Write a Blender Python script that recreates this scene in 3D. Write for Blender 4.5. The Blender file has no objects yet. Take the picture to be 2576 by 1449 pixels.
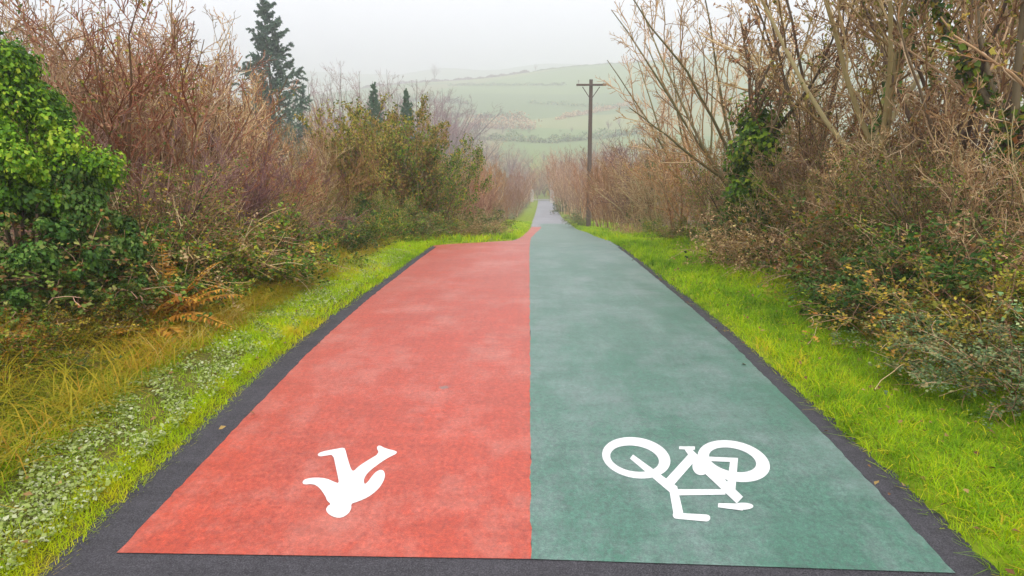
import bpy, bmesh, math
import numpy as np
from mathutils import Vector

scene = bpy.context.scene
COL = scene.collection

# ------------------------------------------------------------------ camera
F = 1717.0                      # focal length in pixels of a 2576 px wide picture (24 mm on 36 mm)
EYE = np.array([0.0, 0.0, 1.6])
PITCH = math.atan(418.0 / F)
YAW = math.atan(43.0 * math.cos(PITCH) / F)
cam_d = bpy.data.cameras.new('camera')
cam_d.lens = 24.0
cam_d.sensor_width = 36.0
cam_d.clip_start = 0.05
cam_d.clip_end = 6000.0
cam = bpy.data.objects.new('camera', cam_d)
cam.location = EYE
cam.rotation_euler = (math.pi / 2 - PITCH, 0.0, YAW)
COL.objects.link(cam)
scene.camera = cam

# ------------------------------------------------------------------ sky, sun, exposure
SUN_EL, SUN_AZ = math.radians(46), math.radians(160)      # azimuth from +Y, clockwise
world = bpy.data.worlds.new('World')
scene.world = world
world.use_nodes = True
wt = world.node_tree
wt.nodes.clear()
w_out = wt.nodes.new('ShaderNodeOutputWorld')
w_bg = wt.nodes.new('ShaderNodeBackground')
w_bg.inputs['Strength'].default_value = 0.1
w_sky = wt.nodes.new('ShaderNodeTexSky')
w_sky.sky_type = 'NISHITA'
w_sky.sun_disc = False
w_sky.sun_elevation = SUN_EL
w_sky.sun_rotation = SUN_AZ
w_hsv = wt.nodes.new('ShaderNodeHueSaturation')
w_hsv.inputs['Saturation'].default_value = 0.25
w_tc = wt.nodes.new('ShaderNodeTexCoord')
w_sep = wt.nodes.new('ShaderNodeSeparateXYZ')
w_ramp = wt.nodes.new('ShaderNodeValToRGB')               # overcast cloud layer: brighter towards the zenith
w_ramp.color_ramp.elements[0].position = 0.0
w_ramp.color_ramp.elements[0].color = (1.02, 1.03, 1.08, 1)
w_ramp.color_ramp.elements[1].position = 1.0
w_ramp.color_ramp.elements[1].color = (1.9, 1.93, 2.0, 1)
w_cl = wt.nodes.new('ShaderNodeTexNoise')
w_cl.inputs['Scale'].default_value = 2.2
w_cl.inputs['Detail'].default_value = 4.0
w_mr = wt.nodes.new('ShaderNodeMapRange')
w_mr.inputs['To Min'].default_value = 9.2
w_mr.inputs['To Max'].default_value = 10.8
w_mul = wt.nodes.new('ShaderNodeVectorMath')
w_mul.operation = 'SCALE'
w_mix = wt.nodes.new('ShaderNodeMix')
w_mix.data_type = 'RGBA'
w_mix.inputs[0].default_value = 0.88
L = wt.links.new
L(w_tc.outputs['Generated'], w_sep.inputs[0])
L(w_sep.outputs['Z'], w_ramp.inputs[0])
L(w_tc.outputs['Generated'], w_cl.inputs['Vector'])
L(w_cl.outputs['Fac'], w_mr.inputs['Value'])
L(w_ramp.outputs['Color'], w_mul.inputs[0])
L(w_mr.outputs['Result'], w_mul.inputs['Scale'])
L(w_sky.outputs['Color'], w_hsv.inputs['Color'])
L(w_hsv.outputs['Color'], w_mix.inputs[6])
L(w_mul.outputs['Vector'], w_mix.inputs[7])
L(w_mix.outputs[2], w_bg.inputs['Color'])
L(w_bg.outputs[0], w_out.inputs['Surface'])

sun_d = bpy.data.lights.new('sun', 'SUN')
sun_d.energy = 1.5
sun_d.angle = math.radians(12)
sun_d.color = (1.0, 0.96, 0.9)
sun = bpy.data.objects.new('sun', sun_d)
sd = Vector((math.sin(SUN_AZ) * math.cos(SUN_EL), math.cos(SUN_AZ) * math.cos(SUN_EL), math.sin(SUN_EL)))
sun.rotation_euler = sd.to_track_quat('Z', 'Y').to_euler()
sun.location = (0, 0, 60)
COL.objects.link(sun)

scene.view_settings.view_transform = 'Standard'
scene.view_settings.look = 'None'
scene.view_settings.gamma = 1.0
scene.view_settings.use_curve_mapping = False
scene.view_settings.exposure = 0.34
scene.cycles.max_bounces = 6
scene.cycles.diffuse_bounces = 3
scene.cycles.glossy_bounces = 2
scene.cycles.transmission_bounces = 4
scene.cycles.transparent_max_bounces = 4
scene.cycles.volume_bounces = 1
scene.cycles.use_denoising = True
scene.cycles.sample_clamp_indirect = 4.0

# ------------------------------------------------------------------ picture <-> place
cp, sp, cy, sy = math.cos(PITCH), math.sin(PITCH), math.cos(YAW), math.sin(YAW)
FWD = np.array([-sy * cp, cy * cp, -sp])
RGT = np.array([cy, sy, 0.0])
UPV = np.array([-sy * sp, cy * sp, cp])


def ray(px, py):
    return FWD + RGT * ((px - 1288.0) / F) + UPV * ((724.5 - py) / F)


def at(px, py, Y):
    d = ray(px, py)
    return EYE + d * (Y / d[1])


def sstep(a, b, x):
    t = np.clip((np.asarray(x, float) - a) / (b - a), 0, 1)
    return t * t * (3 - 2 * t)


# ground height along the path (metres ahead, metres up): flat, then a brow, then a long fall into a valley
_T = [(-60, 0), (4.7, 0), (6.4, -.085), (7.56, -.17), (9.67, -.317), (11.81, -.493), (14.82, -.93), (19.8, -1.68),
      (35.7, -3.88), (59.8, -6.52), (104, -10.53), (128, -12.2), (150, -12.4), (185, -9.5), (230, -4.1)]
_fy = np.arange(-60, 240.01, 0.25)
_fz = np.interp(_fy, [a for a, b in _T], [b for a, b in _T])
_k = np.hanning(9)
_k /= _k.sum()
_fz = np.convolve(np.pad(_fz, 4, mode='edge'), _k, mode='valid')


def zpath(Y):
    return np.interp(Y, _fy, _fz)


def ground_hit(px, py):
    d = ray(px, py)
    ys = np.linspace(1.5, 140, 6000)
    h = EYE[2] + d[2] / d[1] * ys - zpath(ys)
    i = int(np.argmax(h < 0))
    t = h[i - 1] / (h[i - 1] - h[i])
    Y = ys[i - 1] + t * (ys[i] - ys[i - 1])
    return EYE + d * (Y / d[1])


LEFT_E, RIGHT_E, DIV = -1.785, 1.647, 0.02
_l = [(-60, LEFT_E), (4.2, LEFT_E + .01), (7.5, -1.68), (11.6, -1.67)]
for p in [(1190, 611), (1290, 605), (1318, 588), (1332, 574), (1343, 548), (1350, 525), (1354, 506)]:
    g = ground_hit(*p)
    _l.append((g[1], g[0]))
_r = [(-60, 1.74), (2.6, 1.73), (4.0, 1.66), (7.5, 1.6), (12.0, 1.6)]
for p in [(1520, 601), (1482, 586), (1446, 572), (1414, 548), (1401, 525), (1394, 506)]:
    g = ground_hit(*p)
    _r.append((g[1], g[0]))
_d = [(-60, DIV), (10.5, DIV)]
for p in [(1336, 598), (1350, 584), (1362, 572)]:
    g = ground_hit(*p)
    _d.append((g[1], g[0]))


def x_left(Y):
    return np.interp(Y, [a for a, b in _l], [b for a, b in _l])


def x_right(Y):
    return np.interp(Y, [a for a, b in _r], [b for a, b in _r])


def x_div(Y):
    return np.interp(Y, [a for a, b in _d], [b for a, b in _d])


def terrain(X, Y):
    X = np.asarray(X, float)
    Y = np.asarray(Y, float)
    z = zpath(np.minimum(Y, 230))
    out = np.maximum(x_left(Y) - X, X - x_right(Y))           # metres outside the path
    near = 1 - sstep(130, 175, Y)
    z = z + near * (-0.012 - .02 * sstep(12, 20, Y) + (0.045 + .02 * sstep(12, 20, Y)) * sstep(-0.01, 0.1, out) + 0.02 * np.sin(X * 5.1 + Y * 1.7) * sstep(.2, .5, out)
                    + 0.22 * sstep(0.7, 2.2, out) + 0.02 * np.sin(Y * 2.3 - X * 3) * sstep(.3, .8, out))
    z = z + near * 0.35 * sstep(5, 20, out)
    # the green hill across the valley, higher to the right, and a farther ridge
    tilt = np.clip(0.094 * X, -16, 22)
    hill = sstep(205, 455, Y) * 0.0 + np.interp(Y, [230, 300, 360, 420, 450, 520, 600, 700, 900, 1000], [0, 13, 24.5, 34, 35, 28, 22, 30, 70, 72])
    z = z + hill + tilt * sstep(220, 420, Y) * (1 - sstep(430, 600, Y))
    z = z + sstep(640, 880, Y) * (5 * np.sin(X * 0.012 + 1.0) + 2.5 * np.sin(X * 0.041)) + sstep(215, 300, Y) * 0.8 * np.sin(X * 0.06 + Y * 0.03)
    return z


# ------------------------------------------------------------------ materials
MATS = {}


def nt(name):
    m = bpy.data.materials.new(name)
    m.use_nodes = True
    t = m.node_tree
    t.nodes.clear()
    o = t.nodes.new('ShaderNodeOutputMaterial')
    return m, t, o


def ramp(t, stops, interp='LINEAR'):
    r = t.nodes.new('ShaderNodeValToRGB')
    r.color_ramp.interpolation = interp
    e = r.color_ramp.elements
    while len(e) < len(stops):
        e.new(0.5)
    for i, (p, c) in enumerate(stops):
        e[i].position = p
        e[i].color = (*c, 1)
    return r


def leaf_mat(name, stops, trans=0.3, rough=0.5, hue=0.02, val=0.35, gain=1.0):
    m, t, o = nt(name)
    a = t.nodes.new('ShaderNodeAttribute')
    a.attribute_name = 'rnd'
    r = ramp(t, [(p, tuple(min(.8, q * gain) for q in c)) for p, c in stops])
    oi = t.nodes.new('ShaderNodeObjectInfo')
    hs = t.nodes.new('ShaderNodeHueSaturation')
    m1 = t.nodes.new('ShaderNodeMapRange')
    m1.inputs['To Min'].default_value = 0.5 - hue
    m1.inputs['To Max'].default_value = 0.5 + hue
    m2 = t.nodes.new('ShaderNodeMapRange')
    m2.inputs['To Min'].default_value = 1 - val
    m2.inputs['To Max'].default_value = 1 + val
    ml = t.nodes.new('ShaderNodeMath')
    ml.operation = 'FRACT'
    mm = t.nodes.new('ShaderNodeMath')
    mm.operation = 'MULTIPLY'
    mm.inputs[1].default_value = 7.31
    b = t.nodes.new('ShaderNodeBsdfPrincipled')
    b.inputs['Roughness'].default_value = rough
    b.inputs['Specular IOR Level'].default_value = 0.15
    tr = t.nodes.new('ShaderNodeBsdfTranslucent')
    mx = t.nodes.new('ShaderNodeMixShader')
    mx.inputs[0].default_value = trans
    k = t.links.new
    k(a.outputs['Fac'], r.inputs[0])
    k(r.outputs[0], hs.inputs['Color'])
    k(oi.outputs['Random'], m1.inputs[0])
    k(oi.outputs['Random'], mm.inputs[0])
    k(mm.outputs[0], ml.inputs[0])
    k(ml.outputs[0], m2.inputs[0])
    k(m1.outputs[0], hs.inputs['Hue'])
    k(m2.outputs[0], hs.inputs['Value'])
    k(hs.outputs[0], b.inputs['Base Color'])
    k(hs.outputs[0], tr.inputs['Color'])
    k(b.outputs[0], mx.inputs[1])
    k(tr.outputs[0], mx.inputs[2])
    k(mx.outputs[0], o.inputs['Surface'])
    MATS[name] = m
    return m


def noise(t, scale, detail=5, rough=0.6, vec=None):
    n = t.nodes.new('ShaderNodeTexNoise')
    n.inputs['Scale'].default_value = scale
    n.inputs['Detail'].default_value = detail
    n.inputs['Roughness'].default_value = rough
    if vec is not None:
        t.links.new(vec, n.inputs['Vector'])
    return n


def mixc(t, fac, a, b, blend='MIX'):
    m = t.nodes.new('ShaderNodeMix')
    m.data_type = 'RGBA'
    m.blend_type = blend
    k = t.links.new
    for s, v in ((0, fac), (6, a), (7, b)):
        if hasattr(v, 'links'):
            k(v, m.inputs[s])
        elif s == 0:
            m.inputs[0].default_value = v
        else:
            m.inputs[s].default_value = (*v, 1)
    return m.outputs[2]


def surf_mat(name, c1, c2, s1, c3=None, s2=40, wear=None, wear_pos=(0.55, 0.75), rough=0.6, spec=0.5, bump=0.3, bscale=300, spot=None, stretch=(1, 1, 1), grain=0):
    """worn coating: blotches of two tones, fine grain, worn-through patches"""
    m, t, o = nt(name)
    k = t.links.new
    g = t.nodes.new('ShaderNodeNewGeometry')
    mp = t.nodes.new('ShaderNodeMapping')
    mp.inputs['Scale'].default_value = stretch
    k(g.outputs['Position'], mp.inputs[0])
    v = mp.outputs[0]
    n1 = noise(t, s1, 5, 0.65, v)
    r1 = ramp(t, [(0.35, (0, 0, 0)), (0.68, (1, 1, 1))])
    k(n1.outputs['Fac'], r1.inputs[0])
    c = mixc(t, r1.outputs[0], c1, c2)
    if c3:
        n2 = noise(t, s2, 3, 0.7, v)
        r2 = ramp(t, [(0.42, (0, 0, 0)), (0.7, (1, 1, 1))])
        k(n2.outputs['Fac'], r2.inputs[0])
        c = mixc(t, r2.outputs[0], c, c3)
    if wear:
        n3 = noise(t, 2.1, 8, 0.75, v)
        r3 = ramp(t, [(wear_pos[0], (0, 0, 0)), (wear_pos[1], (1, 1, 1))])
        k(n3.outputs['Fac'], r3.inputs[0])
        c = mixc(t, r3.outputs[0], c, wear)
    if grain:
        for sc_, st_, amt in ((150, (1, 1, 1), grain * 1.2), (42, (1, 1, 1), grain * .8), (3.2, (.5, 3, 1), grain * .45), (4, (4, .3, 1), grain * .3)):
            mq = t.nodes.new('ShaderNodeMapping')
            mq.inputs['Scale'].default_value = st_
            k(g.outputs['Position'], mq.inputs[0])
            ng = noise(t, sc_, 4, .7, mq.outputs[0])
            rg = t.nodes.new('ShaderNodeMapRange')
            rg.inputs['From Min'].default_value = .3
            rg.inputs['From Max'].default_value = .7
            rg.inputs['To Min'].default_value = 1 - amt
            rg.inputs['To Max'].default_value = 1 + amt
            k(ng.outputs['Fac'], rg.inputs[0])
            sc2 = t.nodes.new('ShaderNodeVectorMath')
            sc2.operation = 'SCALE'
            k(c, sc2.inputs[0])
            k(rg.outputs[0], sc2.inputs['Scale'])
            c = sc2.outputs['Vector']
    if spot:
        for (sx, sy_, rad, colr) in spot:
            vd = t.nodes.new('ShaderNodeVectorMath')
            vd.operation = 'DISTANCE'
            nn = noise(t, 14, 3, 0.6, g.outputs['Position'])
            cmb = t.nodes.new('ShaderNodeCombineXYZ')
            cmb.inputs[0].default_value = sx
            cmb.inputs[1].default_value = sy_
            k(g.outputs['Position'], vd.inputs[0])
            k(cmb.outputs[0], vd.inputs[1])
            ad = t.nodes.new('ShaderNodeMath')
            ad.operation = 'MULTIPLY_ADD'
            ad.inputs[1].default_value = 0.12
            k(nn.outputs['Fac'], ad.inputs[0])
            k(vd.outputs['Value'], ad.inputs[2])
            rr = ramp(t, [(rad * 0.5 + 0.05, (1, 1, 1)), (rad + 0.07, (0, 0, 0))])
            k(ad.outputs[0], rr.inputs[0])
            c = mixc(t, rr.outputs[0], c, colr)
    b = t.nodes.new('ShaderNodeBsdfPrincipled')
    b.inputs['Roughness'].default_value = rough
    b.inputs['Specular IOR Level'].default_value = spec
    bn = noise(t, bscale, 2, 0.6, g.outputs['Position'])
    bp = t.nodes.new('ShaderNodeBump')
    bp.inputs['Strength'].default_value = bump
    bp.inputs['Distance'].default_value = 0.004
    k(bn.outputs['Fac'], bp.inputs['Height'])
    k(bp.outputs[0], b.inputs['Normal'])
    k(c, b.inputs['Base Color'])
    k(b.outputs[0], o.inputs['Surface'])
    MATS[name] = m
    return m


drain = ground_hit(1122, 975)
surf_mat('red_coating', (.41, .043, .014), (.38, .062, .032), 1.3, (.30, .03, .013), 45, wear=(.44, .16, .12), wear_pos=(.47, .8), rough=.4, spec=.55,
         spot=[(drain[0], drain[1], .03, (.2, .12, .1))], stretch=(1, .7, 1), grain=.24, bump=.5)
surf_mat('green_coating', (.034, .132, .084), (.072, .163, .122), 1.2, (.048, .10, .08), 45, wear=(.16, .205, .195), wear_pos=(.44, .76), rough=.38, spec=.6, stretch=(1, .7, 1), grain=.26, bump=.5)
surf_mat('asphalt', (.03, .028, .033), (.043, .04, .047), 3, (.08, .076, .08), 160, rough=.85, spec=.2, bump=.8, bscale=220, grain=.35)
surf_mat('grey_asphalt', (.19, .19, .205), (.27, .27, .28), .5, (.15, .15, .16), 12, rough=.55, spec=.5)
surf_mat('white_paint', (.66, .66, .65), (.6, .6, .59), 8, wear=(.52, .49, .46), wear_pos=(.56, .74), rough=.6, spec=.35, bump=.5, grain=.1)
surf_mat('pole_wood', (.09, .062, .045), (.13, .09, .06), 3, (.06, .045, .035), 14, rough=.85, spec=.2, stretch=(6, 6, .6))
surf_mat('ceramic', (.5, .48, .45), (.42, .4, .38), 8, rough=.3)
surf_mat('pale_stone', (.62, .6, .55), (.48, .47, .43), 2.5, (.38, .38, .33), 9, rough=.9, spec=.2, bump=.6, bscale=30)


def bark_mat(name, c1, c2, c3):
    return leaf_mat(name, [(0, c1), (.5, c2), (1, c3)], trans=0.0, rough=.8, hue=.018, val=.34, gain=1.25)


bark_mat('twig_red', (.14, .07, .04), (.26, .14, .08), (.42, .28, .18))
bark_mat('twig_orange', (.16, .065, .022), (.29, .13, .05), (.40, .22, .11))
bark_mat('twig_purple', (.11, .055, .055), (.19, .095, .09), (.28, .16, .14))
bark_mat('twig_tan', (.17, .095, .04), (.36, .225, .10), (.55, .42, .26))
bark_mat('twig_brown', (.10, .055, .025), (.22, .13, .06), (.36, .24, .13))
bark_mat('bark_pale', (.15, .115, .05), (.24, .185, .085), (.32, .26, .14))
bark_mat('bark_dark', (.06, .042, .028), (.10, .07, .045), (.16, .12, .07))
leaf_mat('ivy_bright', [(0, (.02, .06, .006)), (.4, (.07, .18, .01)), (.75, (.18, .35, .015)), (1, (.36, .46, .04))], .35, .4)
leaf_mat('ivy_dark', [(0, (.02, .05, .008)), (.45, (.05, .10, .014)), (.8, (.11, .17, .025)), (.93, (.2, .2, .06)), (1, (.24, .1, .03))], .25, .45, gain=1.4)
leaf_mat('bramble_green', [(0, (.02, .055, .008)), (.35, (.055, .125, .01)), (.7, (.14, .22, .012)), (.88, (.28, .25, .03)), (1, (.34, .15, .03))], .25, .45, gain=1.4)
leaf_mat('bramble_gold', [(0, (.05, .08, .02)), (.35, (.2, .2, .03)), (.7, (.48, .36, .04)), (1, (.42, .2, .05))], .3, .5, gain=1.4)
leaf_mat('bramble_grey', [(0, (.035, .07, .03)), (.5, (.10, .16, .06)), (.8, (.2, .24, .10)), (1, (.3, .2, .08))], .2, .4, gain=1.4)
leaf_mat('dead_leaf', [(0, (.2, .09, .035)), (.4, (.38, .21, .09)), (.75, (.6, .4, .23)), (1, (.6, .45, .18))], .35, .6)
leaf_mat('bracken_rust', [(0, (.2, .08, .015)), (.5, (.48, .2, .025)), (1, (.62, .36, .06))], .35, .6, .008)
leaf_mat('willow_leaf', [(0, (.05, .09, .012)), (.4, (.16, .19, .025)), (.75, (.36, .33, .05)), (1, (.46, .3, .08))], .4, .5, gain=1.3)
leaf_mat('spruce_needle', [(0, (.04, .1, .065)), (.5, (.10, .19, .12)), (1, (.18, .28, .16))], .1, .6, .01, .1)
leaf_mat('verge_blade', [(0, (.06, .14, .003)), (.3, (.2, .34, .004)), (.65, (.42, .54, .004)), (.88, (.58, .54, .01)), (1, (.6, .38, .04))], .4, .6)
leaf_mat('frosty_leaf', [(0, (.14, .24, .02)), (.4, (.36, .45, .08)), (.75, (.46, .54, .2)), (1, (.64, .66, .42))], .25, .6)
leaf_mat('dry_blade', [(0, (.10, .18, .008)), (.25, (.3, .35, .012)), (.55, (.62, .47, .03)), (.82, (.62, .3, .03)), (1, (.75, .6, .2))], .4, .55)
leaf_mat('litter_leaf', [(0, (.16, .07, .03)), (.5, (.3, .17, .06)), (1, (.5, .36, .12))], .1, .7)


def ground_mat():
    m, t, o = nt('soil_and_turf')
    k = t.links.new
    g = t.nodes.new('ShaderNodeNewGeometry')
    a = t.nodes.new('ShaderNodeAttribute')
    a.attribute_name = 'turf'
    pos = g.outputs['Position']
    n1 = noise(t, 9, 5, .65, pos)
    r1 = ramp(t, [(.3, (.04, .03, .015)), (.55, (.11, .075, .03)), (.8, (.2, .13, .045))])
    k(n1.outputs['Fac'], r1.inputs[0])
    n2 = noise(t, 5, 4, .6, pos)
    r2 = ramp(t, [(.3, (.09, .13, .01)), (.6, (.2, .26, .015)), (.8, (.32, .36, .02))])
    k(n2.outputs['Fac'], r2.inputs[0])
    c = mixc(t, a.outputs['Fac'], r1.outputs[0], r2.outputs[0])
    # far fields: patchwork of greens
    sx = t.nodes.new('ShaderNodeSeparateXYZ')
    k(pos, sx.inputs[0])
    mr = t.nodes.new('ShaderNodeMapRange')
    mr.inputs['From Min'].default_value = 160
    mr.inputs['From Max'].default_value = 215
    k(sx.outputs['Y'], mr.inputs[0])
    mp = t.nodes.new('ShaderNodeMapping')
    mp.inputs['Scale'].default_value = (.006, .012, 0)
    k(pos, mp.inputs[0])
    vo = t.nodes.new('ShaderNodeTexVoronoi')
    vo.inputs['Scale'].default_value = 1.0
    k(mp.outputs[0], vo.inputs['Vector'])
    ss = t.nodes.new('ShaderNodeSeparateColor')
    k(vo.outputs['Color'], ss.inputs[0])
    r3 = ramp(t, [(0, (.06, .10, .04)), (.35, (.14, .23, .06)), (.65, (.24, .29, .08)), (1, (.24, .19, .11))])
    k(ss.outputs[0], r3.inputs[0])
    n4 = noise(t, .05, 5, .6, pos)
    c3 = mixc(t, .35, r3.outputs[0], mixc(t, n4.outputs['Fac'], (.1, .13, .06), (.24, .27, .12)))
    c = mixc(t, mr.outputs[0], c, c3)
    b = t.nodes.new('ShaderNodeBsdfPrincipled')
    b.inputs['Roughness'].default_value = .95
    b.inputs['Specular IOR Level'].default_value = .1
    k(c, b.inputs['Base Color'])
    k(b.outputs[0], o.inputs['Surface'])
    MATS['ground'] = m


ground_mat()


# ------------------------------------------------------------------ mesh helpers
class Geo:
    def __init__(self):
        self.v, self.q, self.t, self.r, self.n = [], [], [], [], 0

    def add(self, v, quads=None, tris=None, rnd=None):
        v = np.asarray(v, float).reshape(-1, 3)
        self.v.append(v)
        if quads is not None:
            self.q.append(np.asarray(quads, int).reshape(-1, 4) + self.n)
        if tris is not None:
            self.t.append(np.asarray(tris, int).reshape(-1, 3) + self.n)
        self.r.append(np.full(len(v), .5) if rnd is None else np.asarray(rnd, float))
        self.n += len(v)

    def tubes(self, P, R, sides=3, rng=None):
        P = np.asarray(P, float)
        R = np.asarray(R, float)
        n, k, _ = P.shape
        if n == 0:
            return
        T = np.gradient(P, axis=1)
        T /= np.linalg.norm(T, axis=2, keepdims=True) + 1e-9
        m = T.mean(axis=1)
        ref = np.where(np.abs(m[:, 2:3]) > .8, np.array([[1.0, 0, 0]]), np.array([[0, 0, 1.0]]))[:, None, :]
        A = np.cross(T, ref)
        A /= np.linalg.norm(A, axis=2, keepdims=True) + 1e-9
        B = np.cross(T, A)
        an = np.arange(sides) * 2 * math.pi / sides
        V = P[:, :, None, :] + R[:, :, None, None] * (A[:, :, None, :] * np.cos(an)[None, None, :, None] + B[:, :, None, :] * np.sin(an)[None, None, :, None])
        idx = np.arange(n * k * sides).reshape(n, k, sides)
        a = idx[:, :-1, :]
        b = idx[:, 1:, :]
        Q = np.stack([a, np.roll(a, -1, 2), np.roll(b, -1, 2), b], -1).reshape(-1, 4)
        rr = (rng.random(n) if rng is not None else np.full(n, .5))
        self.add(V.reshape(-1, 3), quads=Q, rnd=np.repeat(rr, k * sides))

    def leaves(self, C, N, size, rng, aspect=.62, bend=.25, rnd=None, along=None):
        """small folded leaf blades at C with normals N"""
        n = len(C)
        if n == 0:
            return
        N = N / (np.linalg.norm(N, axis=1, keepdims=True) + 1e-9)
        D = rng.normal(size=(n, 3)) if along is None else along + rng.normal(size=(n, 3)) * .25
        D -= N * (D * N).sum(1, keepdims=True)
        D /= np.linalg.norm(D, axis=1, keepdims=True) + 1e-9
        S = np.cross(N, D)
        s = (size * rng.uniform(.6, 1.35, n))[:, None]
        w = s * aspect * .5
        base = C - D * s * .5
        tip = C + D * s * .5 - N * s * bend * .5
        l = C + S * w + N * s * bend * .3 - D * s * .06
        r = C - S * w + N * s * bend * .3 - D * s * .06
        V = np.stack([base, r, tip, l], 1)
        i = np.arange(n * 4).reshape(n, 4)
        T = np.concatenate([i[:, [0, 1, 2]], i[:, [0, 2, 3]]])
        rr = rng.random(n) if rnd is None else rnd
        self.add(V.reshape(-1, 3), tris=T, rnd=np.repeat(rr, 4))

    def blades(self, B, D, length, width, rng, seg=2, droop=.5, rnd=None):
        """grass blades: B root, D start direction"""
        n = len(B)
        ln = np.asarray(length)[:, None]
        D = D / (np.linalg.norm(D, axis=1, keepdims=True) + 1e-9)
        H = np.cross(D, np.array([0, 0, 1.0])) + 1e-6
        H /= np.linalg.norm(H, axis=1, keepdims=True)
        hd = D.copy()
        hd[:, 2] = 0
        hd /= np.linalg.norm(hd, axis=1, keepdims=True) + 1e-6
        rows = []
        for i in range(seg + 1):
            t = i / seg
            c = B + D * ln * t + hd * ln * droop * t * t * .5 - np.array([0, 0, 1.0]) * ln * droop * t * t * .55
            w = np.asarray(width)[:, None] * (1 - t * .85)
            rows += [c - H * w * .5, c + H * w * .5]
        V = np.stack(rows, 1)
        k = 2 * (seg + 1)
        i0 = np.arange(n)[:, None] * k
        Q = np.concatenate([i0 + np.array([[2 * j, 2 * j + 1, 2 * j + 3, 2 * j + 2]]) for j in range(seg)])
        rr = rng.random(n) if rnd is None else rnd
        self.add(V.reshape(-1, 3), quads=Q, rnd=np.repeat(rr, k))

    def mesh(self, name, mat, smooth=False):
        me = bpy.data.meshes.new(name)
        V = np.concatenate(self.v)
        Q = np.concatenate(self.q) if self.q else np.zeros((0, 4), int)
        T = np.concatenate(self.t) if self.t else np.zeros((0, 3), int)
        me.vertices.add(len(V))
        me.vertices.foreach_set('co', V.astype(np.float32).ravel())
        nl = Q.size + T.size
        me.loops.add(nl)
        me.loops.foreach_set('vertex_index', np.concatenate([Q.ravel(), T.ravel()]).astype(np.int32))
        me.polygons.add(len(Q) + len(T))
        st = np.concatenate([np.arange(len(Q)) * 4, Q.size + np.arange(len(T)) * 3]).astype(np.int32)
        me.polygons.foreach_set('loop_start', st)
        if smooth:
            me.polygons.foreach_set('use_smooth', np.ones(len(Q) + len(T), bool))
        me.update(calc_edges=True)
        at_ = me.attributes.new('rnd', 'FLOAT', 'POINT')
        at_.data.foreach_set('value', np.concatenate(self.r).astype(np.float32))
        me.materials.append(MATS[mat])
        return me


def link_mesh(name, me, parent=None):
    o = bpy.data.objects.new(name, me)
    COL.objects.link(o)
    if parent:
        o.parent = parent
    return o


def tag(o, label, cat, group=None, kind=None):
    o['label'] = label
    o['category'] = cat
    if group:
        o['group'] = group
    if kind:
        o['kind'] = kind
    return o


def children_of(P, R, m, rng, t0=.15, t1=.95, ang=(25, 55), ratio=.4, taper=.5, npts=4, up=.15, wig=.06, rmin=.0025, rr=.55, lens=None):
    """m side branches from each polyline P (n,k,3)"""
    n, k, _ = P.shape
    t = rng.uniform(t0, t1, (n, m))
    fi = t * (k - 1)
    i = np.minimum(fi.astype(int), k - 2)
    f = (fi - i)[..., None]
    ar = np.arange(n)[:, None]
    p0, p1 = P[ar, i], P[ar, i + 1]
    S = p0 + (p1 - p0) * f
    T = p1 - p0
    T /= np.linalg.norm(T, axis=2, keepdims=True) + 1e-9
    r0 = R[ar, i] + (R[ar, i + 1] - R[ar, i]) * f[..., 0]
    Lp = np.linalg.norm(np.diff(P, axis=1), axis=2).sum(1)[:, None]
    ln = Lp * ratio * (1 - taper * t) * rng.uniform(.6, 1.3, (n, m))
    Q = rng.normal(size=(n, m, 3))
    Q -= T * (Q * T).sum(2, keepdims=True)
    Q /= np.linalg.norm(Q, axis=2, keepdims=True) + 1e-9
    a = np.radians(rng.uniform(ang[0], ang[1], (n, m)))[..., None]
    D = T * np.cos(a) + Q * np.sin(a)
    S, D, ln, r0 = S.reshape(-1, 3), D.reshape(-1, 3), ln.reshape(-1), r0.reshape(-1)
    return grow(S, D, ln, np.maximum(r0 * rr, rmin * 1.3), rmin, npts, rng, up, wig)


def grow(S, D, ln, r0, r1, npts, rng, up=.15, wig=.06):
    n = len(S)
    D = D / (np.linalg.norm(D, axis=1, keepdims=True) + 1e-9)
    pts = [S]
    p = S
    for j in range(1, npts):
        D = D + rng.normal(size=(n, 3)) * wig * 2.2
        D[:, 2] += up
        D /= np.linalg.norm(D, axis=1, keepdims=True) + 1e-9
        p = p + D * (ln / (npts - 1))[:, None]
        pts.append(p)
    P = np.stack(pts, 1)
    t = np.linspace(0, 1, npts)[None, :]
    R = np.asarray(r0)[:, None] * (1 - t) + np.asarray(r1) * t
    return P, R


# ------------------------------------------------------------------ prototypes (built once, then copied)
def root_of(name):
    o = bpy.data.objects.new(name, None)
    o.empty_display_size = .3
    COL.objects.link(o)
    return o


class Kind:
    """a plant built once: the first placing moves it, the later ones copy it and its parts"""

    def __init__(self, name, build, height, cat):
        self.name, self.build, self.h, self.cat, self.root = name, build, height, cat, None

    def place(self, X, Y, ztop=None, height=None, width=1.0, rz=0.0, label='', group=None, dz=0.0, lean=(0, 0)):
        if self.root is None:
            r = root_of(self.name)
            self.build(r)
            self.root = r
            zz = np.concatenate([[v.co.z for v in ch.data.vertices][::7] for ch in r.children])
            self.h = float(np.quantile(zz, .996))
        else:
            src = self.root
            r = src.copy()
            COL.objects.link(r)
            for ch in src.children:
                c = ch.copy()
                c.parent = r
                COL.objects.link(c)
        z = float(terrain(X, Y)) + dz
        h = height if height else max(ztop - z, .2)
        s = h / self.h
        r.location = (X, Y, z)
        r.scale = (s * width, s * width, s)
        r.rotation_euler = (lean[0], lean[1], rz)
        tag(r, label, self.cat, group)
        return r


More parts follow.
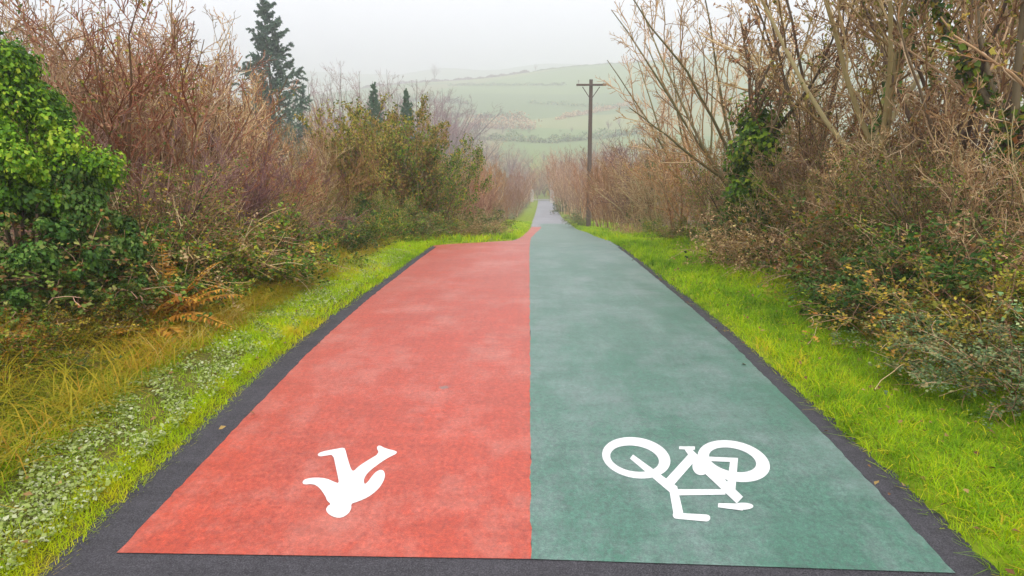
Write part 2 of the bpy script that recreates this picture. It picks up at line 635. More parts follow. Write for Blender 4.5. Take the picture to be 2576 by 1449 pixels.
def shrub_builder(seed, stem_mat, twig_mat, n_stems=16, spread=34, h=3.4, m1=9, m2=7, m3=2, up=.12, leaf=None, n_leaf=0, leaf_size=.05, rad=.5, low=0):
    def build(r):
        rng = np.random.default_rng(seed)
        az = rng.uniform(0, 2 * math.pi, n_stems)
        ti = np.radians(rng.uniform(2, spread, n_stems))
        rb = rng.uniform(0, rad, n_stems) ** 1
        S = np.stack([np.cos(az) * rb, np.sin(az) * rb, np.full(n_stems, -.1)], 1)
        D = np.stack([np.cos(az) * np.sin(ti), np.sin(az) * np.sin(ti), np.cos(ti)], 1)
        P, R = grow(S, D, h * rng.uniform(.62, 1.0, n_stems), rng.uniform(.011, .024, n_stems), .005, 8, rng, up * .4, .07)
        g = Geo()
        g.tubes(P, R, 5, rng)
        link_mesh('trunk', g.mesh('trunk', stem_mat), r)
        c = Geo()
        P1, R1 = children_of(P, R, m1, rng, .12, .98, (20, 55), .42, .55, 5, up, .07, .0045)
        c.tubes(P1, R1, 3, rng)
        P2, R2 = children_of(P1, R1, m2, rng, .15, 1., (20, 60), .5, .4, 4, up, .09, .0038)
        c.tubes(P2, R2, 3, rng)
        if m3:
            P3, R3 = children_of(P2, R2, m3, rng, .2, 1., (20, 60), .55, .3, 3, up, .09, .0033)
            c.tubes(P3, R3, 3, rng)
        link_mesh('crown', c.mesh('crown', twig_mat), r)
        if leaf:
            pool = np.concatenate([P2[:, 1:].reshape(-1, 3), P1[:, 1:].reshape(-1, 3)])
            pool = pool[pool[:, 2] > low]
            i = rng.integers(0, len(pool), n_leaf)
            f = Geo()
            N = rng.normal(size=(n_leaf, 3)) + np.array([0, 0, .6])
            f.leaves(pool[i] + rng.normal(size=(n_leaf, 3)) * .04, N, leaf_size, rng)
            link_mesh('foliage', f.mesh('foliage', leaf), r)
    return build


K = {}
K['red1'] = Kind('bare_shrub', shrub_builder(1, 'twig_brown', 'twig_red', m1=8, m2=6, leaf='dead_leaf', n_leaf=900, leaf_size=.035), 3.3, 'shrub')
K['red2'] = Kind('bare_shrub', shrub_builder(2, 'twig_brown', 'twig_tan', 16, 28, m1=8, m2=6, up=.16, leaf='bracken_rust', n_leaf=700, leaf_size=.035), 3.4, 'shrub')
K['orange1'] = Kind('bare_shrub', shrub_builder(3, 'twig_brown', 'twig_orange', m2=6, leaf='willow_leaf', n_leaf=1500, leaf_size=.04), 3.3, 'shrub')
K['purple1'] = Kind('bare_shrub', shrub_builder(4, 'twig_purple', 'twig_purple', 18, 38, up=.08), 3.2, 'shrub')
K['tan1'] = Kind('bare_shrub', shrub_builder(5, 'bark_pale', 'twig_tan', 16, 40, m2=6, up=.05, leaf='dead_leaf', n_leaf=2600, leaf_size=.045), 3.1, 'shrub')
K['tan2'] = Kind('bare_shrub', shrub_builder(6, 'twig_brown', 'twig_tan', 16, 34, m2=6, up=.1, leaf='willow_leaf', n_leaf=3200, leaf_size=.045), 3.2, 'shrub')
K['brown1'] = Kind('bare_shrub', shrub_builder(7, 'bark_dark', 'twig_brown', 16, 40, m2=6, up=.05, leaf='bramble_green', n_leaf=4200, leaf_size=.05), 3.1, 'shrub')
K['willow1'] = Kind('leafy_shrub', shrub_builder(8, 'twig_brown', 'twig_orange', 18, 26, up=.16, leaf='willow_leaf', n_leaf=11000, leaf_size=.085, low=.5), 3.3, 'shrub')
K['willow2'] = Kind('leafy_shrub', shrub_builder(9, 'twig_brown', 'twig_tan', 18, 26, up=.16, leaf='bramble_green', n_leaf=10000, leaf_size=.075, low=.1), 3.3, 'shrub')
K['sapling1'] = Kind('bare_sapling', shrub_builder(10, 'twig_tan', 'twig_orange', 10, 14, up=.26, m1=10, m2=6, m3=1, rad=.5), 3.5, 'sapling')
K['sapling2'] = Kind('bare_sapling', shrub_builder(11, 'twig_tan', 'twig_red', 10, 16, up=.26, m1=10, m2=6, m3=1, rad=.6), 3.5, 'sapling')


def tree_builder(seed, h, trunk_r, bark, twig, lean=(0, 0), limbs=None, n_limb=7, fork=.3, m1=7, m2=6, m3=4, up=.06, ivy=None, leaf=None, n_leaf=0):
    """bare tree: a trunk that forks low into long limbs, limbs with fine twigs"""
    def build(r):
        rng = np.random.default_rng(seed)
        S = np.array([[0, 0, -.15]])
        D = np.array([[lean[0], lean[1], 1.0]])
        P0, R0 = grow(S, D, np.array([h * fork + .15]), np.array([trunk_r]), trunk_r * .75, 6, rng, 0, .04)
        top = P0[0, -1]
        g = Geo()
        g.tubes(P0, R0, 8, rng)
        if limbs is None:
            az = np.arange(n_limb) * 2 * math.pi / n_limb + rng.uniform(-.4, .4, n_limb)
            ti = np.radians(rng.uniform(8, 42, n_limb))
            LD = np.stack([np.cos(az) * np.sin(ti), np.sin(az) * np.sin(ti), np.cos(ti)], 1)
            LL = h * (1 - fork) * rng.uniform(.75, 1.1, n_limb)
        else:
            LD = np.array([q[:3] for q in limbs], float)
            LL = np.array([q[3] for q in limbs], float)
        nL = len(LD)
        fr = rng.uniform(.55, 1, nL)
        st = P0[0][np.minimum((fr * 5).astype(int), 5)]
        PL, RL = grow(st, LD, LL, np.full(nL, trunk_r * .55), .008, 10, rng, .03, .035)
        g.tubes(PL, RL, 6, rng)
        link_mesh('trunk', g.mesh('trunk', bark, True), r)
        c = Geo()
        P1, R1 = children_of(PL, RL, m1, rng, .2, .98, (22, 50), .42, .6, 7, up, .05, .006)
        c.tubes(P1, R1, 4, rng)
        P2, R2 = children_of(P1, R1, m2, rng, .15, 1., (22, 55), .42, .4, 5, up, .07, .0045)
        c.tubes(P2, R2, 3, rng)
        P3, R3 = children_of(P2, R2, m3, rng, .15, 1., (20, 60), .5, .3, 4, up, .08, .0036)
        c.tubes(P3, R3, 3, rng)
        link_mesh('crown', c.mesh('crown', twig), r)
        if leaf:
            pool = P3[:, 1:].reshape(-1, 3)
            i = rng.integers(0, len(pool), n_leaf)
            f = Geo()
            f.leaves(pool[i], rng.normal(size=(n_leaf, 3)), .05, rng)
            link_mesh('foliage', f.mesh('foliage', leaf), r)
        if ivy:
            iv = Geo()
            for (pl, t0, t1, rad, cnt, mat_) in ivy:
                path = P0[0] if pl < 0 else PL[pl]
                t = rng.uniform(t0, t1, cnt) * (len(path) - 1)
                i = np.minimum(t.astype(int), len(path) - 2)
                base = path[i] + (path[i + 1] - path[i]) * (t - i)[:, None]
                d = rng.normal(size=(cnt, 3))
                d /= np.linalg.norm(d, axis=1, keepdims=True)
                lump = .65 + .35 * np.sin(t * 4.0 + d[:, 0] * 3 + d[:, 2] * 2)
                C = base + d * (rad * lump * rng.uniform(.55, 1.05, cnt))[:, None]
                iv.leaves(C, d + np.array([0, 0, .5]) + rng.normal(size=(cnt, 3)) * .4, .07, rng, aspect=.85)
            link_mesh('ivy', iv.mesh('ivy', ivy[0][5]), r)
    return build


def lobed_foliage(g, rng, lobes, n_each, size, aspect=.8):
    for (cx, cy_, cz, rx, rz_) in lobes:
        d = rng.normal(size=(n_each, 3))
        d /= np.linalg.norm(d, axis=1, keepdims=True)
        rad = rng.uniform(.45, 1.05, n_each)[:, None]
        C = np.array([cx, cy_, cz]) + d * rad * np.array([rx, rx, rz_])
        N = d + np.array([0, 0, .55]) + rng.normal(size=(n_each, 3)) * .45
        tone = rng.uniform(-.28, .28)
        g.leaves(C, N, size, rng, aspect=aspect, rnd=np.clip(rng.random(n_each) * .75 + .12 + tone, 0, 1))


def ivy_bush_builder(seed, h, w, mat, n_lobes=46, n_each=150, size=.075, zmin=.08):
    def build(r):
        rng = np.random.default_rng(seed)
        n = 5
        S = np.stack([rng.normal(size=n) * w * .06, rng.normal(size=n) * w * .06, np.full(n, -.1)], 1)
        D = np.stack([rng.normal(size=n) * .08, rng.normal(size=n) * .08, np.ones(n)], 1)
        P, R = grow(S, D, np.full(n, h * .8), np.full(n, .03), .01, 7, rng, .1, .03)
        g = Geo()
        g.tubes(P, R, 6, rng)
        link_mesh('trunk', g.mesh('trunk', 'bark_dark', True), r)
        lobes = []
        for i in range(n_lobes):
            t = rng.random()
            z = h * (zmin + (.94 - zmin) * t)
            prof = w * .5 * (.7 + .45 * math.sin(t * 5.2 + .4)) * (1.0 if t < .8 else .75)
            a = rng.uniform(0, 6.283)
            q = prof * math.sqrt(rng.uniform(.25, 1))
            s = rng.choice([.1, .14, .2, .27]) * rng.uniform(.85, 1.2) * h / 2.2
            lobes.append((math.cos(a) * q, math.sin(a) * q, z, s, s * .8))
        f = Geo()
        lobed_foliage(f, rng, lobes, n_each, size)
        link_mesh('crown', f.mesh('crown', mat), r)
    return build


K['ivy_bright'] = Kind('ivy_bush', ivy_bush_builder(21, 2.2, 1.5, 'ivy_bright', 95, 330, .042, zmin=.4), 2.2, 'bush')
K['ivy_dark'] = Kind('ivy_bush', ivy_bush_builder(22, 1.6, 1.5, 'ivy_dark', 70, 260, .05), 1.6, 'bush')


def bramble_builder(seed, mat, h=1.0, w=1.3, n_stem=26, n_leaf=2200, size=.06, stem='twig_red'):
    def build(r):
        rng = np.random.default_rng(seed)
        az = rng.uniform(0, 6.283, n_stem)
        rb = rng.uniform(0, w * .32, n_stem)
        S = np.stack([np.cos(az) * rb, np.sin(az) * rb, np.full(n_stem, -.06)], 1)
        ti = np.radians(rng.uniform(5, 60, n_stem))
        a2 = az + rng.normal(size=n_stem) * .6
        D = np.stack([np.cos(a2) * np.sin(ti), np.sin(a2) * np.sin(ti), np.cos(ti)], 1)
        P, R = grow(S, D, h * rng.uniform(.8, 1.45, n_stem), np.full(n_stem, .006), .003, 9, rng, -.13, .06)
        P1, R1 = children_of(P, R, 5, rng, .2, .95, (25, 65), .4, .4, 5, -.06, .08, .003)
        g = Geo()
        g.tubes(P, R, 4, rng)
        g.tubes(P1, R1, 3, rng)
        link_mesh('stem', g.mesh('stem', stem), r)
        pool = np.concatenate([P[:, 2:].reshape(-1, 3), P1.reshape(-1, 3), P1.reshape(-1, 3)])
        pool = pool[pool[:, 2] > .02]
        n = n_leaf // 3
        i = rng.integers(0, len(pool), n)
        C = pool[i] + rng.normal(size=(n, 3)) * .05
        C = np.repeat(C, 3, 0) + rng.normal(size=(n * 3, 3)) * size * .55       # leaflets in threes
        N = np.repeat(rng.normal(size=(n, 3)) * .55 + np.array([0, 0, .9]), 3, 0) + rng.normal(size=(n * 3, 3)) * .25
        rn = np.clip(np.repeat(rng.random(n), 3) + rng.normal(size=n * 3) * .06, 0, 1)
        f = Geo()
        f.leaves(C, N, size, rng, aspect=.7, rnd=rn)
        link_mesh('foliage', f.mesh('foliage', mat), r)
    return build


K['bram1'] = Kind('bramble_bush', bramble_builder(31, 'bramble_green', n_leaf=3400, size=.06), 1.0, 'bramble')
K['bram2'] = Kind('bramble_bush', bramble_builder(32, 'bramble_green', n_stem=30, n_leaf=4400, size=.05, stem='twig_brown'), 1.0, 'bramble')
K['bram_gold'] = Kind('bramble_bush', bramble_builder(33, 'bramble_gold', n_leaf=3000, size=.05), 1.0, 'bramble')
K['bram_grey'] = Kind('bramble_bush', bramble_builder(34, 'bramble_grey', n_leaf=5200, size=.042), 1.0, 'bramble')
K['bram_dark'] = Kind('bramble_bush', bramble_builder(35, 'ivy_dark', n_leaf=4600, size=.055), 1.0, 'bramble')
K['bram_brown'] = Kind('bramble_bush', bramble_builder(36, 'dead_leaf', n_stem=44, n_leaf=2600, size=.04, stem='twig_tan'), 1.0, 'bramble')


def bracken_builder(seed):
    def build(r):
        rng = np.random.default_rng(seed)
        n = 22
        az = rng.uniform(0, 6.283, n)
        ti = np.radians(rng.uniform(10, 50, n))
        S = np.stack([np.cos(az) * .1, np.sin(az) * .1, np.full(n, -.05)], 1)
        D = np.stack([np.cos(az) * np.sin(ti), np.sin(az) * np.sin(ti), np.cos(ti)], 1)
        P, R = grow(S, D, rng.uniform(.7, 1.1, n), np.full(n, .006), .002, 9, rng, -.16, .05)
        g = Geo()
        g.tubes(P, R, 4, rng)
        link_mesh('stem', g.mesh('stem', 'bracken_rust'), r)
        f = Geo()
        T = np.gradient(P, axis=1)
        for j in range(2, 9):
            for q in np.linspace(0, 1, 4)[:-1]:
                for sgn in (-1, 1):
                    p = P[:, j] + (P[:, j] - P[:, j - 1]) * (q - 1)
                    t = T[:, j] / np.linalg.norm(T[:, j], axis=1, keepdims=True)
                    s = np.cross(t, [0, 0, 1.0])
                    s /= np.linalg.norm(s, axis=1, keepdims=True) + 1e-6
                    ln = .24 * (1 - (j + q) / 10.5)
                    al = s * sgn + t * .5 + np.array([0, 0, -.25])
                    f.leaves(p + al * ln * .5, np.cross(al, t) + .01, ln, rng, aspect=.3, along=al)
        link_mesh('foliage', f.mesh('foliage', 'bracken_rust'), r)
    return build


K['bracken'] = Kind('bracken_clump', bracken_builder(41), .9, 'bracken')


def spruce_builder(seed, h=7.0, w=3.4, whorls=28):
    def build(r):
        rng = np.random.default_rng(seed)
        g = Geo()
        P, R = grow(np.array([[0, 0, -.1]]), np.array([[0, 0, 1.0]]), np.array([h + .1]), np.array([.11]), .008, 12, rng, .05, .006)
        g.tubes(P, R, 8)
        link_mesh('trunk', g.mesh('trunk', 'bark_dark', True), r)
        S, D, LN = [], [], []
        for i in range(whorls):
            t = (i + .5) / whorls
            z = h * (.08 + .9 * t)
            k = rng.integers(6, 9) if t < .85 else 5
            for j in range(k):
                a = 6.283 * j / k + rng.uniform(-.3, .3) + i * .7
                ln = (w * .5 * (1 - t) ** .75 + .1) * rng.uniform(.6, 1.2)
                S.append((0, 0, z + rng.uniform(-.08, .08)))
                D.append((math.cos(a), math.sin(a), -.12 + .75 * t))
                LN.append(ln)
        P1, R1 = grow(np.array(S), np.array(D), np.array(LN), np.full(len(S), .014), .004, 6, rng, .05, .03)
        c = Geo()
        P2, R2 = children_of(P1, R1, 9, rng, .2, 1., (30, 60), .4, .55, 3, -.1, .05, .003)
        for PP, cnt, sz in ((P2, 24, .085), (P1, 40, .09)):
            n, k, _ = PP.shape
            for q in range(cnt):
                t = rng.uniform(.15, 1, n) * (k - 1)
                ii = np.minimum(t.astype(int), k - 2)
                a = PP[np.arange(n), ii]
                b = PP[np.arange(n), ii + 1]
                al = (b - a) / (np.linalg.norm(b - a, axis=1, keepdims=True) + 1e-9)
                c.leaves(a + (b - a) * (t - ii)[:, None], rng.normal(size=(n, 3)) * .7 + np.array([0, 0, .6]), sz * 1.45, rng, aspect=.3, along=al + rng.normal(size=(n, 3)) * .4)
        link_mesh('crown', c.mesh('crown', 'spruce_needle'), r)
    return build


K['spruce'] = Kind('spruce_tree', spruce_builder(51), 7.0, 'tree')
K['fieldtree'] = Kind('bare_tree', tree_builder(61, 7.0, .12, 'bark_dark', 'twig_purple', n_limb=8, fork=.22, m1=8, m2=6, m3=3), 7.0, 'tree')
K['valleytree'] = Kind('bare_tree', tree_builder(62, 7.0, .10, 'bark_dark', 'twig_tan', n_limb=9, fork=.15, m1=8, m2=6, m3=3, leaf='dead_leaf', n_leaf=900), 7.0, 'tree')

# ------------------------------------------------------------------ setting: ground, path, lanes
def build_ground():
    xs = np.unique(np.round(np.concatenate([
        np.arange(-3.4, 3.41, .1), np.arange(-8, 8.01, .4), np.arange(-30, 30.1, 2), np.arange(-120, 121, 12),
        np.arange(-1100, 1101, 55)]), 3))
    ys = np.unique(np.round(np.concatenate([
        np.arange(-20, 0, 1.0), np.arange(0, 26, .2), np.arange(26, 60, .6), np.arange(60, 140, 2), np.arange(140, 480, 6),
        np.arange(480, 1100, 20)]), 3))
    X, Y = np.meshgrid(xs, ys)
    Z = terrain(X, Y)
    nx, ny = len(xs), len(ys)
    i = np.arange(nx * ny).reshape(ny, nx)
    Q = np.stack([i[:-1, :-1], i[:-1, 1:], i[1:, 1:], i[1:, :-1]], -1).reshape(-1, 4)
    g = Geo()
    g.add(np.stack([X, Y, Z], -1).reshape(-1, 3), quads=Q)
    me = g.mesh('ground', 'ground', True)
    out = np.maximum(x_left(Y) - X, X - x_right(Y)).ravel()
    turf = np.clip(1 - sstep(.9, 1.6, out), 0, 1)
    Xr = X.ravel()
    turf = np.where(Xr < 0, turf * (1 - .75 * (1 - sstep(4, 9, Y.ravel()))), turf)
    a = me.attributes.new('turf', 'FLOAT', 'POINT')
    a.data.foreach_set('value', turf.astype(np.float32))
    o = link_mesh('ground', me)
    tag(o, 'grassy ground falling away into a valley with green hill fields beyond', 'ground', kind='structure')


def strip(name, mat, fl, fr, y0, y1, lift, label, cat, cols=9, jag=0.0, seed=0, step=.2, slant=0.0):
    rng = np.random.default_rng(seed)
    ys = np.concatenate([np.arange(y0, min(y1, 40), step), np.arange(max(y0, min(y1, 40)), y1, 1.0), [y0, y1]])
    ys = np.unique(np.round(ys, 4))
    L_, R_ = fl(ys), fr(ys)
    if jag:
        L_ = L_ + rng.normal(size=len(ys)) * jag
        R_ = R_ + rng.normal(size=len(ys)) * jag
    t = np.linspace(0, 1, cols)
    X = L_[:, None] + (R_ - L_)[:, None] * t[None, :]
    Y = np.repeat(ys[:, None], cols, 1)
    Y = Y - slant * np.maximum(X, 0) / 1.56 * np.exp(-(Y - y0) / .4)
    Z = zpath(Y) + lift
    i = np.arange(X.size).reshape(X.shape)
    Q = np.stack([i[:-1, :-1], i[:-1, 1:], i[1:, 1:], i[1:, :-1]], -1).reshape(-1, 4)
    g = Geo()
    g.add(np.stack([X, Y, Z], -1).reshape(-1, 3), quads=Q)
    o = link_mesh(name, g.mesh(name, mat, True))
    return tag(o, label, cat, kind='structure')


build_ground()
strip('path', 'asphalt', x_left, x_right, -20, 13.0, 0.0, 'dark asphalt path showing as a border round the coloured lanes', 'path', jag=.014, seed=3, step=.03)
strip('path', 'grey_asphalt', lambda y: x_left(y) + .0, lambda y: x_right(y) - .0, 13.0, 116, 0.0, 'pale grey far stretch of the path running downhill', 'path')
PL, PR = -1.564, 1.564
NEAR_Y = ground_hit(1340, 1408)[1]
yred = ground_hit(1350, 571)[1]
ygreen = ground_hit(1400, 563)[1]
fl_red = lambda y: np.maximum(np.interp(y, [-60, 11.3, 12.2], [PL, PL, -9]), 0) * 0 + np.where(y < 11.4, np.maximum(PL, x_left(y) + .12), x_left(y) + .05)
fr_grn = lambda y: np.where(y < 11.4, np.interp(y, [-60, 3.3, 4.3, 6.5], [PR, 1.562, 1.528, 1.505]), np.minimum(x_right(y) - .06, np.interp(y, [11.4, 14], [1.505, 9])))
strip('red_lane', 'red_coating', fl_red, lambda y: x_div(y), NEAR_Y, yred, .004, 'red coated walking lane on the left half of the path', 'lane', jag=.003, seed=11, step=.05)
strip('green_lane', 'green_coating', lambda y: x_div(y) - .004, fr_grn, NEAR_Y, ygreen, .0042, 'green coated cycle lane on the right half of the path', 'lane', slant=.045, jag=.003, seed=12, step=.05)
strip('road', 'grey_asphalt', lambda y: 0 * y - 30, lambda y: 0 * y + 40, 116.2, 120.5, .06, 'pale road crossing the far end of the path', 'road', cols=30)


# ------------------------------------------------------------------ painted symbols
def c6(x, y):
    return ground_hit(670.8 + .5208 * x, 1006.2 + .5208 * y)


def poly_part(bm, pts, z):
    vs = [bm.verts.new((p[0], p[1], z)) for p in pts]
    a = sum(pts[i][0] * pts[(i + 1) % len(pts)][1] - pts[(i + 1) % len(pts)][0] * pts[i][1] for i in range(len(pts)))
    if a < 0:
        vs.reverse()
    f = bm.faces.new(vs)
    f.normal_update()
    return f


def smooth_poly(pts, it=2):
    for _ in range(it):
        out = []
        for i in range(len(pts)):
            a, b = pts[i], pts[(i + 1) % len(pts)]
            out.append((a[0] * .75 + b[0] * .25, a[1] * .75 + b[1] * .25))
            out.append((a[0] * .25 + b[0] * .75, a[1] * .25 + b[1] * .75))
        pts = out
    return pts


def finish_mark(bm, name, label, cat):
    bmesh.ops.triangulate(bm, faces=bm.faces[:])
    me = bpy.data.meshes.new(name)
    bm.to_mesh(me)
    bm.free()
    me.materials.append(MATS['white_paint'])
    o = link_mesh(name, me)
    return tag(o, label, cat)


PED = [(245, 268), (262, 255), (340, 240), (375, 234), (382, 250), (392, 290), (408, 340), (420, 350), (445, 325), (490, 295), (545, 263), (530, 234),
       (545, 222), (572, 238), (630, 252), (628, 264), (600, 277), (560, 300), (500, 345), (478, 370), (468, 395), (474, 413), (490, 400), (515, 365), (535, 347),
       (555, 341), (570, 352), (572, 380), (555, 415), (530, 445), (490, 475), (440, 497), (408, 506), (410, 530), (395, 555), (365, 574), (335, 574), (303, 560),
       (286, 538), (294, 518), (312, 508), (292, 492), (285, 470), (255, 427), (225, 410), (180, 414), (172, 400), (190, 385), (240, 379), (290, 384), (330, 402),
       (350, 408), (346, 380), (335, 330), (322, 268), (290, 273), (255, 278)]
bm = bmesh.new()
poly_part(bm, [c6(*p) for p in smooth_poly(PED, 1)], .0056)
finish_mark(bm, 'pedestrian_symbol', 'white painted walking figure upside down on the red lane', 'road marking')

bm = bmesh.new()


def ring(cx, cy_, ax, ay, bx, by, rot, zz, n=56, sh=(0, 0)):
    """elliptic tyre: outer radii ax, ay, inner radii bx, by, tilted"""
    c, s = math.cos(rot), math.sin(rot)
    o, i = [], []
    for k in range(n):
        t = 2 * math.pi * k / n
        for lst, rx, ry, ox, oy in ((o, ax, ay, 0, 0), (i, bx, by, sh[0], sh[1])):
            x, y = rx * math.cos(t), ry * math.sin(t)
            p = c6(cx + ox + x * c - y * s, cy_ + oy + x * s + y * c)
            lst.append(bm.verts.new((p[0], p[1], zz)))
    for k in range(n):
        f = bm.faces.new((o[k], o[(k + 1) % n], i[(k + 1) % n], i[k]))
        f.normal_update()
        if f.normal.z < 0:
            f.normal_flip()


def bar(x0, y0, x1, y1, w0, w1, zz):
    dx, dy = x1 - x0, y1 - y0
    l = math.hypot(dx, dy)
    nx, ny = -dy / l, dx / l
    pts = [(x0 + nx * w0 / 2, y0 + ny * w0 / 2), (x1 + nx * w1 / 2, y1 + ny * w1 / 2), (x1 - nx * w1 / 2, y1 - ny * w1 / 2), (x0 - nx * w0 / 2, y0 - ny * w0 / 2)]
    poly_part(bm, [c6(*p) for p in pts], zz)


def blob(cx, cy_, rx, ry, zz, rot=0, n=28):
    c, s = math.cos(rot), math.sin(rot)
    poly_part(bm, [c6(cx + rx * math.cos(t) * c - ry * math.sin(t) * s, cy_ + rx * math.cos(t) * s + ry * math.sin(t) * c) for t in np.linspace(0, 2 * math.pi, n, endpoint=False)], zz)


Z0 = .0056
ring(1785, 284, 166, 98, 119, 62, .16, Z0, sh=(-8, 4))
ring(2256, 300, 177, 96, 116, 56, .22, Z0 + .0001, sh=(-6, -6))
bar(1762, 278, 1965, 438, 24, 44, Z0 + .0002)          # fork
bar(1962, 425, 1992, 572, 40, 48, Z0 + .0003)          # stem
bar(1975, 565, 2125, 576, 28, 34, Z0 + .0004)          # handlebar
blob(2125, 576, 17, 16, Z0 + .0005)
blob(1985, 562, 24, 18, Z0 + .00055)
bar(1950, 452, 2215, 450, 30, 26, Z0 + .0006)          # top tube
bar(1938, 412, 2072, 262, 48, 44, Z0 + .0007)          # down tube
bar(1992, 236, 2068, 238, 14, 16, Z0 + .0008)          # pedal
bar(2030, 238, 2100, 325, 26, 46, Z0 + .0009)          # crank
blob(2098, 325, 42, 44, Z0 + .001)                     # chainring
bar(2085, 300, 2285, 490, 46, 44, Z0 + .0011)          # seat tube
bar(2080, 288, 2275, 296, 22, 20, Z0 + .0012)          # chain stay
bar(2258, 288, 2240, 455, 36, 44, Z0 + .0013)          # seat stay
bar(2180, 515, 2300, 524, 20, 34, Z0 + .0014)          # saddle
blob(2300, 520, 50, 17, Z0 + .0015)
finish_mark(bm, 'bicycle_symbol', 'white painted bicycle upside down on the green lane', 'road marking')


# ------------------------------------------------------------------ utility pole
def add_box(bm, cx, cy_, cz, sx, sy_, sz, bev=.01):
    r = bmesh.ops.create_cube(bm, size=1)
    bmesh.ops.scale(bm, vec=(sx, sy_, sz), verts=r['verts'])
    bmesh.ops.translate(bm, vec=(cx, cy_, cz), verts=r['verts'])
    es = list({e for v in r['verts'] for e in v.link_edges})
    bmesh.ops.bevel(bm, geom=es, offset=bev, segments=1, affect='EDGES')


def add_cyl(bm, p0, p1, r0, r1, n=14):
    p0, p1 = Vector(p0), Vector(p1)
    d = p1 - p0
    r = bmesh.ops.create_cone(bm, cap_ends=True, segments=n, radius1=r0, radius2=r1, depth=d.length)
    q = Vector((0, 0, 1)).rotation_difference(d)
    bmesh.ops.rotate(bm, cent=(0, 0, 0), matrix=q.to_matrix(), verts=r['verts'])
    bmesh.ops.translate(bm, vec=(p0 + p1) / 2, verts=r['verts'])


def bm_obj(name, bm, mat, parent=None):
    me = bpy.data.meshes.new(name)
    bm.to_mesh(me)
    bm.free()
    me.materials.append(MATS[mat])
    return link_mesh(name, me, parent)


PY = 36.2
pb = at(1480, 573, PY)
pt = at(1475, 200, PY)
pole = root_of('utility_pole')
pzb = float(terrain(pb[0], PY))
pole.location = (pb[0], PY, pzb)
PH = pt[2] - pzb
tag(pole, 'tall brown wooden utility pole with one crossarm on the right verge', 'utility pole')
bm = bmesh.new()
add_cyl(bm, (0, 0, -.3), (-.06, 0, PH), .13, .09, 16)
bm_obj('pole', bm, 'pole_wood', pole)
bm = bmesh.new()
add_box(bm, -.06, -.165, PH - .27, 1.5, .09, .1)
bm_obj('crossarm', bm, 'pole_wood', pole)
bm = bmesh.new()
add_cyl(bm, (-.5, -.13, PH - .36), (-.09, -.13, PH - .95), .02, .02, 8)
bm_obj('brace', bm, 'pole_wood', pole)
bm = bmesh.new()
add_cyl(bm, (.38, -.13, PH - .36), (-.03, -.13, PH - .95), .02, .02, 8)
bm_obj('brace', bm, 'pole_wood', pole)
for q in (-.7, .58):
    bm = bmesh.new()
    add_cyl(bm, (q, -.165, PH - .21), (q, -.165, PH - .12), .025, .02, 10)
    add_cyl(bm, (q, -.165, PH - .12), (q, -.165, PH - .03), .05, .035, 12)
    bm_obj('insulator', bm, 'ceramic', pole)

# ------------------------------------------------------------------ gate pillars at the far end of the path
def pillar(px, py0, py1, wpx, Y, label):
    a, b = at(px, py0, Y), at(px, py1, Y)
    w = abs(at(px + wpx, py0, Y)[0] - a[0])
    z0 = float(terrain(a[0], Y)) - .2
    r = root_of('gate_pillar')
    r.location = (a[0], Y, z0)
    h = b[2] - z0
    tag(r, label, 'gate pillar')
    bm = bmesh.new()
    add_box(bm, 0, 0, h * .45, w, w, h * .9, .04)
    bm_obj('pillar_shaft', bm, 'pale_stone', r)
    bm = bmesh.new()
    add_box(bm, 0, 0, h * .9 + .08, w * 1.22, w * 1.22, .16, .03)
    r2 = bmesh.ops.create_cone(bm, cap_ends=True, segments=4, radius1=w * .78, radius2=.05, depth=h * .1)
    bmesh.ops.rotate(bm, cent=(0, 0, 0), matrix=__import__('mathutils').Matrix.Rotation(math.pi / 4, 3, 'Z'), verts=r2['verts'])
    bmesh.ops.translate(bm, vec=(0, 0, h * .95 + .163), verts=r2['verts'])
    bm_obj('pillar_cap', bm, 'pale_stone', r)


pillar(1389, 497, 458, 11, 108, 'pale stone post right of the far end of the path')
pillar(1338, 500, 478, 8, 110, 'low pale stone post left of the far end of the path')


# ------------------------------------------------------------------ planting
def px_place(kind, px, Y, ytop, label, group=None, width=1.0, rz=None, dz=0.0, lean=(0, 0), pybase=600):
    """stand a plant on the ground at distance Y so that it shows at px and reaches up to ytop"""
    X = at(px, ytop, Y)[0]
    zt = at(px, ytop, Y)[2]
    return K[kind].place(X, Y, ztop=zt, width=width, rz=(px * .37) % 6.283 if rz is None else rz, label=label, group=group, dz=dz, lean=lean)


rs = np.random.default_rng(7)
